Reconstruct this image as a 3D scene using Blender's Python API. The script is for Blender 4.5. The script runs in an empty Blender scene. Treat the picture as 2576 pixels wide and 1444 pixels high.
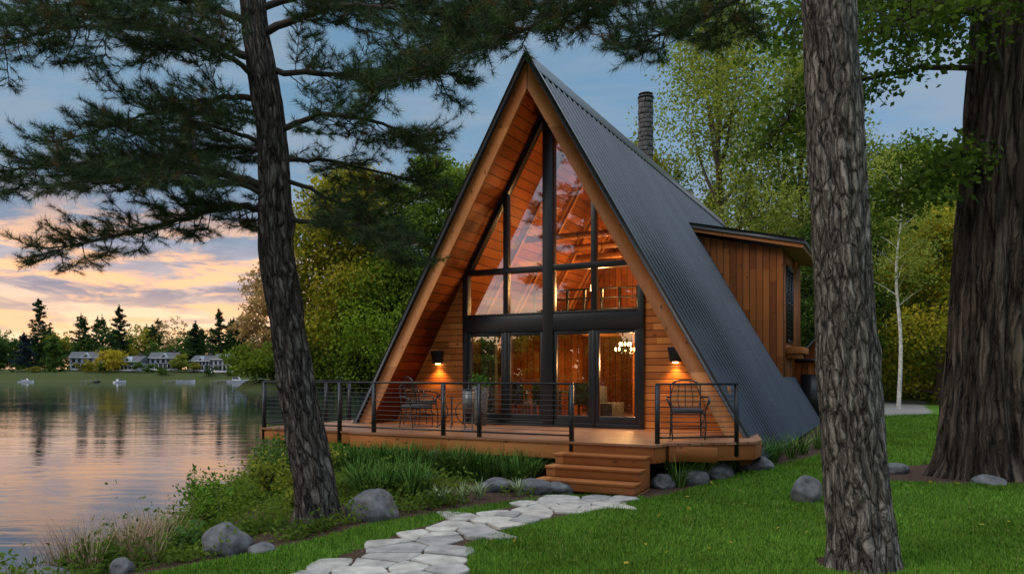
import bpy, math, random
import numpy as np
from mathutils import Vector, noise as mnoise
R=np.random.default_rng(7); random.seed(7)
scene=bpy.context.scene
TH=math.radians(27); CX,CY=0.85,17.4
def loc2w(u,v): return (CX+math.cos(TH)*u+math.sin(TH)*v, CY-math.sin(TH)*u+math.cos(TH)*v)
def w2loc(x,y):
    dx,dy=x-CX,y-CY
    return (math.cos(TH)*dx-math.sin(TH)*dy, math.sin(TH)*dx+math.cos(TH)*dy)
# ------------------------------------------------------------------ helpers
def empty(name,loc=(0,0,0),rz=0,s=1):
    o=bpy.data.objects.new(name,None); scene.collection.objects.link(o)
    o.location=loc; o.rotation_euler=(0,0,rz); o.scale=(s,s,s); return o
def mk(name,V,F,mat,parent=None,col=None,uv=None,smooth=False):
    V=np.asarray(V,dtype=np.float32)
    me=bpy.data.meshes.new(name)
    if isinstance(F,np.ndarray):
        m,k=F.shape
        me.vertices.add(len(V)); me.vertices.foreach_set('co',V.ravel())
        me.loops.add(m*k); me.loops.foreach_set('vertex_index',F.astype(np.int32).ravel())
        me.polygons.add(m); me.polygons.foreach_set('loop_start',np.arange(0,m*k,k,dtype=np.int32))
        me.polygons.foreach_set('loop_total',np.full(m,k,dtype=np.int32))
        li=F.ravel()
        me.update(calc_edges=True)
    else:
        me.from_pydata([tuple(map(float,v)) for v in V],[],F); li=None
    if uv is not None and li is not None:
        l=me.uv_layers.new(name='UVMap'); l.data.foreach_set('uv',np.asarray(uv,dtype=np.float32)[li].ravel())
    if col is not None:
        a=me.color_attributes.new('Col','FLOAT_COLOR','POINT')
        c=np.ones((len(V),4),dtype=np.float32); c[:,:3]=col; a.data.foreach_set('color',c.ravel())
    if smooth: me.polygons.foreach_set('use_smooth',np.ones(len(me.polygons),dtype=bool))
    me.materials.append(mat)
    o=bpy.data.objects.new(name,me); scene.collection.objects.link(o)
    if parent: o.parent=parent
    return o
class Acc:
    def __init__(s): s.V=[];s.F=[];s.UV=[];s.n=0
    def add(s,V,F,UV=None):
        V=np.asarray(V,float); s.V.append(V); s.F.append(np.asarray(F)+s.n); s.n+=len(V)
        s.UV.append(UV if UV is not None else V[:,:2]*0)
    def box(s,x0,x1,y0,y1,z0,z1):
        V=[(x,y,z) for z in(z0,z1) for y in(y0,y1) for x in(x0,x1)]
        F=[(0,2,3,1),(4,5,7,6),(0,1,5,4),(2,6,7,3),(0,4,6,2),(1,3,7,5)]
        s.add(V,F)
    def rbox(s,c,size,rz=0,rx=0,ry=0):
        from mathutils import Euler
        M=np.array(Euler((rx,ry,rz)).to_matrix())
        V=np.array([(x,y,z) for z in(-.5,.5) for y in(-.5,.5) for x in(-.5,.5)])*np.array(size)
        V=V@M.T+np.array(c)
        s.add(V,[(0,2,3,1),(4,5,7,6),(0,1,5,4),(2,6,7,3),(0,4,6,2),(1,3,7,5)])
    def tube(s,pts,rad,n=8,cap=True):
        V,F,UV=tube(pts,rad,n); s.add(V,F,UV)
    def prism(s,poly,y0,y1):
        k=len(poly)
        V=[(p[0],y0,p[1]) for p in poly]+[(p[0],y1,p[1]) for p in poly]
        F=[]
        for i in range(k):
            j=(i+1)%k; F.append((i,j,j+k,i+k))
        for i in range(1,k-1,2):
            a,b,c=0,i,i+1; d=i+2 if i+2<k else None
            if d is not None: F.append((a,b,c,d)); F.append((a+k,d+k,c+k,b+k))
            else: F.append((a,b,c,c)); F.append((a+k,c+k,b+k,b+k))
        s.add(V,F)
    def obj(s,name,mat,parent=None,smooth=False,bevel=0,col=None):
        V=np.concatenate(s.V);F=np.concatenate(s.F)
        deg=(F[:,2]==F[:,3])
        if deg.any():
            Fl=[tuple(f[:3]) if d else tuple(f) for f,d in zip(F.tolist(),deg)]
            o=mk(name,V,Fl,mat,parent,smooth=smooth,col=col)
        else: o=mk(name,V,F,mat,parent,uv=np.concatenate(s.UV),smooth=smooth,col=col)
        if bevel:
            b=o.modifiers.new('bevel','BEVEL'); b.width=bevel; b.segments=2; b.limit_method='ANGLE'
        return o
def cat(pts,n):
    P=np.asarray(pts,float); k=len(P)
    if k==2:
        t=np.linspace(0,1,n)[:,None]; return P[0]*(1-t)+P[1]*t
    E=np.vstack([2*P[0]-P[1],P,2*P[-1]-P[-2]]); out=[]
    for t in np.linspace(0,k-1-1e-6,n):
        i=int(t); f=t-i; a,b,c,d=E[i],E[i+1],E[i+2],E[i+3]
        out.append(.5*((2*b)+(-a+c)*f+(2*a-5*b+4*c-d)*f*f+(-a+3*b-3*c+d)*f**3))
    return np.array(out)
def tube(pts,rad,n=8):
    P=np.asarray(pts,float); m=len(P); rad=np.broadcast_to(np.asarray(rad,float),(m,))
    T=np.gradient(P,axis=0); T/=np.linalg.norm(T,axis=1,keepdims=True)+1e-9
    ref=np.array([0,1.,0]) if abs(T[0][1])<.9 else np.array([1.,0,0])
    A=np.cross(T[0],ref);A/=np.linalg.norm(A); rows=[];uv=[];d=0
    ang=np.linspace(0,2*np.pi,n+1)
    for i in range(m):
        A=A-T[i]*A.dot(T[i]);A/=np.linalg.norm(A)+1e-9;B=np.cross(T[i],A)
        rows.append(P[i]+rad[i]*(np.cos(ang)[:,None]*A+np.sin(ang)[:,None]*B))
        if i: d+=np.linalg.norm(P[i]-P[i-1])
        uv.append(np.stack([ang*max(rad.mean(),.01),np.full(n+1,d)],1))
    V=np.concatenate(rows);UV=np.concatenate(uv)
    i=np.arange(m-1)[:,None]*(n+1);j=np.arange(n)[None,:]
    a=(i+j).ravel(); F=np.stack([a,a+1,a+n+2,a+n+1],1)
    return V,F,UV
# ------------------------------------------------------------------ node helpers
def newmat(name):
    m=bpy.data.materials.new(name); m.use_nodes=True; nt=m.node_tree
    b=nt.nodes['Principled BSDF']; return m,nt,b
def nd(nt,t,props=None,**inp):
    n=nt.nodes.new(t)
    for k,v in (props or {}).items(): setattr(n,k,v)
    for k,v in inp.items():
        key=int(k[1:]) if k[0]=='i' and k[1:].isdigit() else k.replace('_',' ')
        s=n.inputs[key]
        if isinstance(v,bpy.types.NodeSocket): nt.links.new(v,s)
        else: s.default_value=v
    return n
def math_(nt,op,a,b=0.0,c=None):
    n=nd(nt,'ShaderNodeMath',{'operation':op},i0=a,i1=b)
    if c is not None: n.inputs[2].default_value=c
    return n.outputs[0]
def ramp(nt,fac,stops,interp='LINEAR'):
    n=nt.nodes.new('ShaderNodeValToRGB'); n.color_ramp.interpolation=interp
    e=n.color_ramp.elements
    while len(e)<len(stops): e.new(.5)
    for x,(p,c) in zip(e,stops):
        x.position=p; x.color=(c[0],c[1],c[2],1) if hasattr(c,'__len__') else (c,c,c,1)
    nt.links.new(fac,n.inputs[0]); return n.outputs[0]
def mixc(nt,f,a,b,mode='MIX'):
    n=nt.nodes.new('ShaderNodeMix'); n.data_type='RGBA'; n.blend_type=mode
    for s,v in((n.inputs[0],f),(n.inputs[6],a),(n.inputs[7],b)):
        if isinstance(v,bpy.types.NodeSocket): nt.links.new(v,s)
        else: s.default_value=(v if not hasattr(v,'__len__') else (v[0],v[1],v[2],1))
    return n.outputs[2]
def mapping(nt,vec,sc): return nd(nt,'ShaderNodeMapping',Vector=vec,Scale=sc).outputs[0]
def noise(nt,vec,scale,detail=4,rough=.55,dist=0): return nd(nt,'ShaderNodeTexNoise',Vector=vec,Scale=scale,Detail=detail,Roughness=rough,Distortion=dist)
def bump(nt,b,h,strength=.5,dist=.02):
    n=nd(nt,'ShaderNodeBump',Strength=strength,Distance=dist,Height=h); nt.links.new(n.outputs[0],b.inputs['Normal'])
L=lambda nt,a,b: nt.links.new(a,b)
def wood(name,axis=2,width=.14,c=((.20,.075,.025),(.34,.14,.05),(.46,.21,.085)),grain=0,gap=.05,rough=.55):
    m,nt,b=newmat(name); tc=nt.nodes.new('ShaderNodeTexCoord').outputs['Object']
    sep=nd(nt,'ShaderNodeSeparateXYZ',Vector=tc)
    q=math_(nt,'DIVIDE',sep.outputs[axis],width); idx=math_(nt,'FLOOR',q); fr=math_(nt,'FRACT',q)
    wn=nd(nt,'ShaderNodeTexWhiteNoise',{'noise_dimensions':'1D'},W=idx)
    ga={0:sep.outputs[0],1:sep.outputs[1],2:sep.outputs[2]}[grain]
    seg=math_(nt,'FLOOR',math_(nt,'ADD',math_(nt,'DIVIDE',ga,2.6),math_(nt,'MULTIPLY',wn.outputs[0],7.3)))
    wn2=nd(nt,'ShaderNodeTexWhiteNoise',{'noise_dimensions':'2D'})
    L(nt,nd(nt,'ShaderNodeCombineXYZ',X=idx,Y=seg).outputs[0],wn2.inputs['Vector'])
    sc=[22,22,22]; sc[grain]=1.3
    off=nd(nt,'ShaderNodeVectorMath',{'operation':'ADD'},i0=tc,i1=wn2.outputs['Color']).outputs[0]
    g=noise(nt,mapping(nt,off,tuple(sc)),1.0,5,.65,.6).outputs[0]
    f=math_(nt,'ADD',math_(nt,'MULTIPLY',wn2.outputs[0],.6),math_(nt,'MULTIPLY',g,.5))
    colr=ramp(nt,f,[(.15,c[0]),(.5,c[1]),(.85,c[2])])
    sk=[5,5,5]; sk[grain]=2.2
    vo=nd(nt,'ShaderNodeTexVoronoi',Vector=mapping(nt,off,tuple(sk)),Scale=1.0)
    kn=ramp(nt,vo.outputs['Distance'],[(.05,1),(.15,0)])
    colr=mixc(nt,math_(nt,'MULTIPLY',kn,.85),colr,(.05,.016,.006))
    big=noise(nt,tc,.9,3).outputs[0]
    colr=mixc(nt,ramp(nt,big,[(.35,.35),(.6,0)]),colr,(.12,.042,.014))
    e=math_(nt,'ABSOLUTE',math_(nt,'SUBTRACT',fr,.5)); gp=ramp(nt,e,[(.5-gap,0),(.5-gap*.35,1)])
    colr=mixc(nt,math_(nt,'MULTIPLY',gp,.9),colr,(.022,.009,.004))
    L(nt,colr,b.inputs['Base Color']); b.inputs['Roughness'].default_value=rough; b.inputs['Specular IOR Level'].default_value=.18
    h=math_(nt,'SUBTRACT',math_(nt,'MULTIPLY',g,.25),gp); bump(nt,b,h,.6,.01); return m
def plain(name,c,rough=.6,metal=0,nscale=8,var=.25,bmp=.1,spec=.5):
    m,nt,b=newmat(name); tc=nt.nodes.new('ShaderNodeTexCoord').outputs['Object']
    n=noise(nt,tc,nscale,6).outputs[0]
    L(nt,ramp(nt,n,[(.3,tuple(x*(1-var) for x in c)),(.7,tuple(min(1,x*(1+var)) for x in c))]),b.inputs['Base Color'])
    b.inputs['Roughness'].default_value=rough; b.inputs['Metallic'].default_value=metal
    b.inputs['Specular IOR Level'].default_value=spec
    bump(nt,b,n,bmp,.01); return m
def bark(name,c0,c1,c2,sx=9,sy=2.6,depth=.03):
    m,nt,b=newmat(name); uv=nt.nodes.new('ShaderNodeUVMap').outputs[0]
    d=noise(nt,mapping(nt,uv,(1,.5,1)),7,4).outputs['Color']
    v=nd(nt,'ShaderNodeVectorMath',{'operation':'MULTIPLY_ADD'},i0=d,i1=(.10,.30,0),i2=uv).outputs[0]
    vo=nd(nt,'ShaderNodeTexVoronoi',{'feature':'DISTANCE_TO_EDGE'},Vector=mapping(nt,v,(sx,sy,1)),Scale=1.0)
    rn=noise(nt,mapping(nt,v,(sx*1.1,sy*.75,1)),1.0,5,.6,.3).outputs[0]
    ridge=math_(nt,'ABSOLUTE',math_(nt,'SUBTRACT',rn,.5))
    e=ramp(nt,vo.outputs[0],[(0,0),(.13,.7),(.35,1)]); rg=ramp(nt,ridge,[(0,0),(.05,.6),(.14,1)])
    fn=noise(nt,mapping(nt,uv,(46,11,1)),1.5,7,.7).outputs[0]
    h=math_(nt,'ADD',math_(nt,'ADD',math_(nt,'MULTIPLY',e,.75),math_(nt,'MULTIPLY',rg,.75)),math_(nt,'MULTIPLY',fn,.5))
    colr=ramp(nt,math_(nt,'MULTIPLY',h,.52),[(.25,c0),(.6,c1),(.93,c2)])
    lg=noise(nt,uv,1.1,4).outputs[0]
    colr=mixc(nt,ramp(nt,lg,[(.4,0),(.7,.35)]),colr,(c1[0]*.5,c1[1]*.55,c1[2]*.5))
    L(nt,colr,b.inputs['Base Color']); b.inputs['Roughness'].default_value=.9; b.inputs['Specular IOR Level'].default_value=.15
    bump(nt,b,h,1.0,depth); return m
def leafmat(name,trans=.35):
    m,nt,b=newmat(name); nt.nodes.remove(b); c=nd(nt,'ShaderNodeAttribute',{'attribute_name':'Col'}).outputs[0]
    df=nd(nt,'ShaderNodeBsdfDiffuse',Color=c); out=nt.nodes['Material Output'].inputs[0]
    if trans>0:
        tr=nd(nt,'ShaderNodeBsdfTranslucent'); L(nt,mixc(nt,1.0,c,(1.3,1.3,.6),'MULTIPLY'),tr.inputs[0])
        mx=nd(nt,'ShaderNodeMixShader',i0=trans,i1=df.outputs[0],i2=tr.outputs[0]); L(nt,mx.outputs[0],out)
    else: L(nt,df.outputs[0],out)
    return m
def emis(name,c,s):
    m,nt,b=newmat(name); b.inputs['Emission Color'].default_value=(*c,1); b.inputs['Emission Strength'].default_value=s
    b.inputs['Base Color'].default_value=(*c,1); return m
M={}
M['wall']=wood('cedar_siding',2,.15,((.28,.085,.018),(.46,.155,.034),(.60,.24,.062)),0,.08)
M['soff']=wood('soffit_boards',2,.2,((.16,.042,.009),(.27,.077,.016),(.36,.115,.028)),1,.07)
M['fascia']=wood('fascia_timber',0,9.3,((.22,.080,.025),(.35,.135,.042),(.46,.19,.065)),2,.001)
M['vert']=wood('vertical_siding',0,.2,((.15,.042,.010),(.25,.074,.017),(.35,.115,.029)),2,.07)
M['vert2']=wood('vertical_siding_side',1,.2,((.15,.042,.010),(.25,.074,.017),(.35,.115,.029)),2)
M['deck']=wood('deck_boards',1,.14,((.20,.095,.052),(.31,.155,.085),(.40,.22,.13)),0,.06,.42)
M['beam']=wood('deck_fascia_timber',2,5.7,((.28,.09,.025),(.42,.155,.045),(.54,.23,.08)),0,.001)
M['black']=plain('black_metal',(.018,.021,.025),.35,.3,20,.2,.03)
M['cushion']=plain('dark_cushion',(.035,.038,.045),.9)
M['stone']=plain('boulder_stone',(.10,.105,.11),.8,0,7,.55,.6)
M['chim']=plain('chimney_stone',(.085,.085,.088),.9,0,9,.5,.7)
M['flag']=plain('flagstone',(.38,.375,.355),.85,0,5,.35,.6)
M['conc']=plain('concrete',(.2,.19,.18),.9)
M['pine']=leafmat('pine_needles',0)
M['leaf']=leafmat('leaves',.38)
M['grass']=leafmat('grass_blades',0)
M['barkL']=bark('pine_bark',(.012,.010,.009),(.095,.084,.076),(.26,.24,.215),16,3.4,.045)
M['barkR']=bark('tall_pine_bark',(.018,.015,.013),(.17,.148,.13),(.42,.375,.335),16,3.8,.055)
M['barkO']=bark('maple_bark',(.010,.008,.006),(.095,.073,.058),(.26,.205,.165),8,.75,.12)
M['twig']=plain('twig_bark',(.035,.028,.023),.95)
M['trunkbg']=plain('bark_plain',(.07,.055,.04),.95)
M['birch']=plain('birch_bark',(.5,.48,.44),.8,0,9,.45)
m,nt,b=newmat('corrugated_metal'); tc=nt.nodes.new('ShaderNodeTexCoord').outputs['Object']
n=noise(nt,mapping(nt,tc,(1,1,.4)),.8,3).outputs[0]
L(nt,ramp(nt,n,[(.3,(.040,.050,.062)),(.7,(.060,.072,.088))]),b.inputs['Base Color']); b.inputs['Metallic'].default_value=.45
b.inputs['Roughness'].default_value=.22; b.inputs['Specular IOR Level'].default_value=.6; M['metal']=m
m,nt,b=newmat('window_glass'); nt.nodes.remove(b)
tr=nd(nt,'ShaderNodeBsdfTransparent',Color=(.84,.87,.87,1)); gl=nd(nt,'ShaderNodeBsdfGlossy',Color=(1,1,1,1),Roughness=.0)
tcg=nt.nodes.new('ShaderNodeTexCoord').outputs['Object']; nb=noise(nt,tcg,.7,2).outputs[0]
bp=nd(nt,'ShaderNodeBump',Strength=.12,Distance=.02,Height=nb); L(nt,bp.outputs[0],gl.inputs['Normal'])
lw=nd(nt,'ShaderNodeLayerWeight',Blend=.35).outputs['Fresnel']; f=math_(nt,'ADD',math_(nt,'MULTIPLY',lw,.6),.30)
mx=nd(nt,'ShaderNodeMixShader',i0=f,i1=tr.outputs[0],i2=gl.outputs[0]); L(nt,mx.outputs[0],nt.nodes['Material Output'].inputs[0]); M['glass']=m
M['bulb']=emis('lamp_bulb',(1,.6,.22),25)
m,nt,b=newmat('lake_water'); tc=nt.nodes.new('ShaderNodeTexCoord').outputs['Object']
b.inputs['Base Color'].default_value=(.015,.025,.035,1); b.inputs['Roughness'].default_value=.04; b.inputs['IOR'].default_value=1.33
b.inputs['Specular IOR Level'].default_value=.85
n1=noise(nt,mapping(nt,tc,(.45,1.5,1)),1.0,4,.5,.5).outputs[0]; n2=noise(nt,mapping(nt,tc,(.05,.25,1)),1.0,3).outputs[0]
pt=ramp(nt,noise(nt,mapping(nt,tc,(.02,.07,1)),1.0,3).outputs[0],[(.38,.35),(.62,1)])
bump(nt,b,math_(nt,'MULTIPLY',math_(nt,'ADD',math_(nt,'MULTIPLY',n1,.65),n2),pt),.26,.10); M['water']=m
m,nt,b=newmat('ground_surface'); tc=nt.nodes.new('ShaderNodeTexCoord').outputs['Object']
at=nd(nt,'ShaderNodeAttribute',{'attribute_name':'Col'}); sp=nd(nt,'ShaderNodeSeparateColor',Color=at.outputs[0])
n1=noise(nt,tc,.9,5).outputs[0]; n2=noise(nt,tc,45,6,.7).outputs[0]; n3=noise(nt,tc,9,6,.6).outputs[0]
grass=mixc(nt,n2,mixc(nt,n1,(.028,.075,.008),(.07,.15,.016)),(.085,.175,.02))
mul=ramp(nt,n2,[(.3,(.018,.011,.008)),(.5,(.07,.042,.030)),(.72,(.18,.12,.09))])
grav=ramp(nt,n2,[(.3,(.10,.095,.09)),(.7,(.33,.32,.30))])
fl=mixc(nt,n3,(.025,.038,.012),(.07,.085,.03))
def edge(s): return ramp(nt,math_(nt,'ADD',s,math_(nt,'MULTIPLY',math_(nt,'SUBTRACT',n3,.5),.5)),[(.42,0),(.58,1)])
c=mixc(nt,edge(sp.outputs[2]),mul,fl); c=mixc(nt,edge(sp.outputs[0]),c,grass); c=mixc(nt,edge(sp.outputs[1]),c,grav)
L(nt,c,b.inputs['Base Color']); b.inputs['Roughness'].default_value=.95; b.inputs['Specular IOR Level'].default_value=.1
bump(nt,b,math_(nt,'ADD',n2,n3),.8,.03); M['ground']=m

# ------------------------------------------------------------------ terrain
SY=[-400,-60,0,4,5.5,7,9,11,15.5,18,24,31,46,80,128,136]; SX=[-120,-75,-38,-30,-13,-7.6,-6.0,-5.9,-6.6,-6.8,-7.6,-7.4,-7,-6,-5,-5]
def shore(x,y):
    s1=np.where(y<136,x-np.interp(y,SY,SX),-999)
    s2=np.where(x>-52,y-130-4*np.sin(x*.15)-np.clip((-44-x),0,99)*2,-999)
    s3=y-262-4*np.sin(x*.05)
    return np.maximum(np.maximum(s1,s2),s3)
def hgt(x,y):
    x=np.asarray(x,float);y=np.asarray(y,float); s=shore(x,y)
    h=np.interp(s,[-4,0,.8,1.8,2.9,4],[-2.2,-1.0,-.72,-.38,-.1,0])
    land=np.clip((s-3)/3,0,1)
    h+=land*(.06*np.sin(x*.9+.5)*np.cos(y*.7)+np.clip((x-3.2)*.045,0,.35))
    h+=np.clip((y-60)/200,0,1)*land*1.5
    h+=np.where(y>255,np.clip((s-2)/22,0,1)*2.2,0)
    return h
XL=([5,7.28,8.24,9.9,11.0,11.9,12.2],[-4.3,-3.57,-2.85,-1.75,-.5,.45,.6])
PL=np.array([(.62,12.1),(.0,11.0),(-.88,10.05),(-1.5,9.0),(-1.83,8.15),(-2.09,7.28),(-1.9,5),(-1.2,2)])
PR=np.array([(1.96,11.7),(1.3,10.7),(.58,9.9),(-.1,9.2),(-.52,8.53),(-.42,7.28),(-.1,5),(.5,2)])
def inpath(x,y):
    return (x>np.interp(y,PL[::-1,1],PL[::-1,0]))&(x<np.interp(y,PR[::-1,1],PR[::-1,0]))&(y<12.0)&(y>2)
def lawn(x,y):
    u,v=w2loc(x,y)
    a=(x>np.interp(y,*XL))|(y>12.2)
    bed=(u<6.0)&(u>-9)&(v>np.maximum(-4.35,-4.35+3.3*(u-3.7)))&(v<26)
    a&=~bed
    a&=(((x-8.6)/2.7)**2+((y-13.3)/1.35)**2)>1
    a&=((x-3.5)**2+(y-7.65)**2)>.42**2
    a&=(y<12.2)|(u>3)
    a&=(y<48)&(x>-5)
    return a&~inpath(x,y)
def gravel(x,y): return (y>27)&(y<46)&(x>13.2+(y-27)*.484)&(x<14.9+(y-27)*.53)
def axis(segs):
    out=[]
    for a,b_,st in segs: out.append(np.arange(a,b_,st))
    out.append([segs[-1][1]]); return np.concatenate(out)
xs=axis([(-1500,-300,100),(-300,-60,6),(-60,-12,1.5),(-12,10.5,.10),(10.5,30,.5),(30,90,3),(90,1500,80)])
ys=axis([(-400,-20,20),(-20,4,1),(4,19,.10),(19,50,.5),(50,330,4),(330,2200,120)])
X,Y=np.meshgrid(xs,ys); Z=hgt(X,Y)
V=np.stack([X,Y,Z],-1).reshape(-1,3); nx=len(xs);ny=len(ys)
i=np.arange(ny-1)[:,None]*nx; j=np.arange(nx-1)[None]; a=(i+j).ravel(); F=np.stack([a,a+1,a+nx+1,a+nx],1)
s=shore(V[:,0],V[:,1]); col=np.zeros((len(V),3))
col[:,0]=(lawn(V[:,0],V[:,1])&(s>1.5)); col[:,1]=gravel(V[:,0],V[:,1])
col[:,2]=(V[:,1]>24)|((s<3)&(V[:,1]>13))
mk('ground',V,F,M['ground'],col=col,smooth=True)
mk('lake',[(-1600,-400,-1),(60,-400,-1),(60,2200,-1),(-1600,2200,-1)],np.array([[0,1,2,3]]),M['water'])

# ------------------------------------------------------------------ lawn grass
def blades(P,length,width,lean,c0,c1,rng=R):
    n=len(P); az=rng.random(n)*6.283; L_=length*(.6+.8*rng.random(n)); W=width*(.7+.6*rng.random(n))
    d=np.stack([np.cos(az),np.sin(az),0*az],1); wv=np.stack([-np.sin(az),np.cos(az),0*az],1)
    ln=lean*rng.random(n)
    tip=P+d*(L_*ln)[:,None]; tip[:,2]+=L_*np.sqrt(np.clip(1-ln**2,.1,1))
    V=np.stack([P-wv*W[:,None]/2,P+wv*W[:,None]/2,tip],1).reshape(-1,3)
    F=np.arange(3*n).reshape(-1,3); t=rng.random((n,1)); c=np.array(c0)*(1-t)+np.array(c1)*t
    return V,F,np.repeat(c,3,0)
N=700000
yy=6.6+ (R.random(N)**1.7)*22; xx=(R.random(N)*1.5-.62)*yy
k=lawn(xx,yy)&(shore(xx,yy)>1.6)&(yy<28)
xx=xx[k];yy=yy[k]; P=np.stack([xx,yy,hgt(xx,yy)-.005],1)
V,F,c=blades(P,.036,.0065,.8,(.050,.125,.012),(.145,.27,.035))
sc=1+np.repeat(yy,3)/14; Pr=np.repeat(P,3,0); V=Pr+(V-Pr)*np.stack([sc,sc,sc*.8],1)
patch=np.sin(xx*1.3+np.sin(yy*1.7))*np.cos(yy*1.1+np.sin(xx*2.1))+.6*np.sin(xx*4.1+2*np.sin(yy*2.9))*np.cos(yy*3.7+np.sin(xx*3.3))
c*=np.repeat(1+.2*patch,3)[:,None]
dry=np.repeat(R.random(len(xx))<.015,3); c[dry]=[.26,.23,.09]
mk('lawn_grass',V,F,M['grass'],col=c)

# ------------------------------------------------------------------ flagstones
def clip(poly,a,b_,c_):
    out=[]
    for i in range(len(poly)):
        p,q=poly[i],poly[(i+1)%len(poly)]; dp=a*p[0]+b_*p[1]-c_; dq=a*q[0]+b_*q[1]-c_
        if dp<=0: out.append(p)
        if dp*dq<0: t=dp/(dp-dq); out.append((p[0]+t*(q[0]-p[0]),p[1]+t*(q[1]-p[1])))
    return out
pts=[]
tries=0
while tries<12000:
    tries+=1
    y=random.uniform(2.5,12.4); x=random.uniform(-2.6,2.4)
    xl=np.interp(y,PL[::-1,1],PL[::-1,0]);xr=np.interp(y,PR[::-1,1],PR[::-1,0])
    if not(xl-.35<x<xr+.35): continue
    mind=.38 if math.sin(x*5+y*3)>0 else .24
    if all(((x-p[0])*.70)**2+((y-p[1])*1.05)**2>mind**2 for p in pts): pts.append((x,y))
FV=[];FF=[]
for p in pts:
    xl=np.interp(p[1],PL[::-1,1],PL[::-1,0]);xr=np.interp(p[1],PR[::-1,1],PR[::-1,0])
    if not(xl+.0<p[0]<xr-.0) or p[1]>12.0: continue
    poly=[(p[0]-.46,p[1]-.4),(p[0]+.46,p[1]-.4),(p[0]+.46,p[1]+.4),(p[0]-.46,p[1]+.4)]
    for q in pts:
        if q is p: continue
        dx,dy=q[0]-p[0],q[1]-p[1]; d=math.hypot(dx,dy)
        if d<1.3: poly=clip(poly,dx/d,dy/d,((q[0]+p[0])/2*dx+(q[1]+p[1])/2*dy)/d-.013)
    if len(poly)<3: continue
    for it_ in range(2):
        np_=[];cf=.10 if it_==0 else .25
        for i in range(len(poly)):
            a_,b2=poly[i],poly[(i+1)%len(poly)]
            np_+= [(a_[0]*(1-cf)+b2[0]*cf,a_[1]*(1-cf)+b2[1]*cf),(a_[0]*cf+b2[0]*(1-cf),a_[1]*cf+b2[1]*(1-cf))]
        poly=np_
    cx=sum(a[0] for a in poly)/len(poly);cy=sum(a[1] for a in poly)/len(poly)
    poly=[(a[0]+.02*mnoise.noise((a[0]*8,a[1]*8,3)),a[1]+.02*mnoise.noise((a[0]*8,a[1]*8,8))) for a in poly]
    z=float(hgt(cx,cy))+random.uniform(-.004,.01); b0=len(FV);k=len(poly)
    tl=(random.uniform(-.02,.02),random.uniform(-.02,.02))
    for sc_,dz in((1.0,-.05),(1.0,.014),(.96,.024)):
        for a in poly:
            x=cx+(a[0]-cx)*sc_;y=cy+(a[1]-cy)*sc_; FV.append((x,y,z+dz+(x-cx)*tl[0]+(y-cy)*tl[1]))
    for r in range(2):
        for i in range(k): j=(i+1)%k; FF.append((b0+r*k+i,b0+r*k+j,b0+r*k+k+j,b0+r*k+k+i))
    FF.append(tuple(b0+2*k+i for i in range(k)))
m=M['flag']; nt=m.node_tree; b=nt.nodes['Principled BSDF']
g=nt.nodes.new('ShaderNodeNewGeometry').outputs['Random Per Island']
old=b.inputs['Base Color'].links[0].from_socket
L(nt,mixc(nt,1.0,old,ramp(nt,g,[(0,(.65,.65,.67)),(.5,(.9,.88,.85)),(1,(1.12,1.1,1.04))]),'MULTIPLY'),b.inputs['Base Color'])
mk('flagstone_path',FV,FF,m)

# ------------------------------------------------------------------ boulders
def boulder(name,x,y,sx,sy,sz,seed=0,sink=.3):
    import bmesh
    bm=bmesh.new(); bmesh.ops.create_icosphere(bm,subdivisions=5,radius=1)
    for v in bm.verts:
        p=v.co.copy(); q=p*.9+Vector((seed*7.1,seed*3.3,0))
        d=1+.2*mnoise.noise(q)+.06*mnoise.noise(q*2.6)+.02*mnoise.noise(q*7)
        f=Vector((math.sin(seed*2.1),math.cos(seed*1.7),.7)).normalized(); t=p.dot(f)
        if t>.7: d*=(.7+ (t-.7)*.1)/t
        v.co=Vector((p.x*d*sx,p.y*d*sy,p.z*d*sz))
    me=bpy.data.meshes.new(name); bm.to_mesh(me); bm.free(); me.materials.append(M['stone'])
    me.polygons.foreach_set('use_smooth',[True]*len(me.polygons))
    o=bpy.data.objects.new(name,me); scene.collection.objects.link(o)
    o.location=(x,y,float(hgt(x,y))+sz*(1-sink)-sz*.35); o.rotation_euler=(0,0,seed)
for i,(x,y,a,b2,c2) in enumerate([(-3.15,8.45,.30,.26,.23),(-1.9,10.35,.42,.33,.27),(-4.75,7.7,.42,.3,.16),(-3.9,7.6,.11,.1,.12),(-2.75,8.35,.2,.15,.07),
  (4.35,11.2,.22,.2,.27),(6.9,13.7,.3,.22,.13),(7.6,12.1,.3,.2,.1),(.35,12.5,.35,.25,.17),(-.25,12.6,.34,.25,.16),(.8,12.6,.3,.25,.16),(3.1,13.2,.34,.22,.22),(3.7,13.6,.3,.25,.2),(2.6,13.0,.28,.2,.18),
  (4.6,14.4,.35,.3,.2),(-1.6,13.0,.3,.2,.12),(-1.3,15.3,.9,.4,.35),(.5,15.5,.9,.4,.3),(-6.0,9.4,.3,.25,.2),(-5.9,12.5,.35,.25,.2)]):
    boulder('boulder' if i==0 else 'boulder.%03d'%i,x,y,a,b2,c2,i+1)

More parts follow.
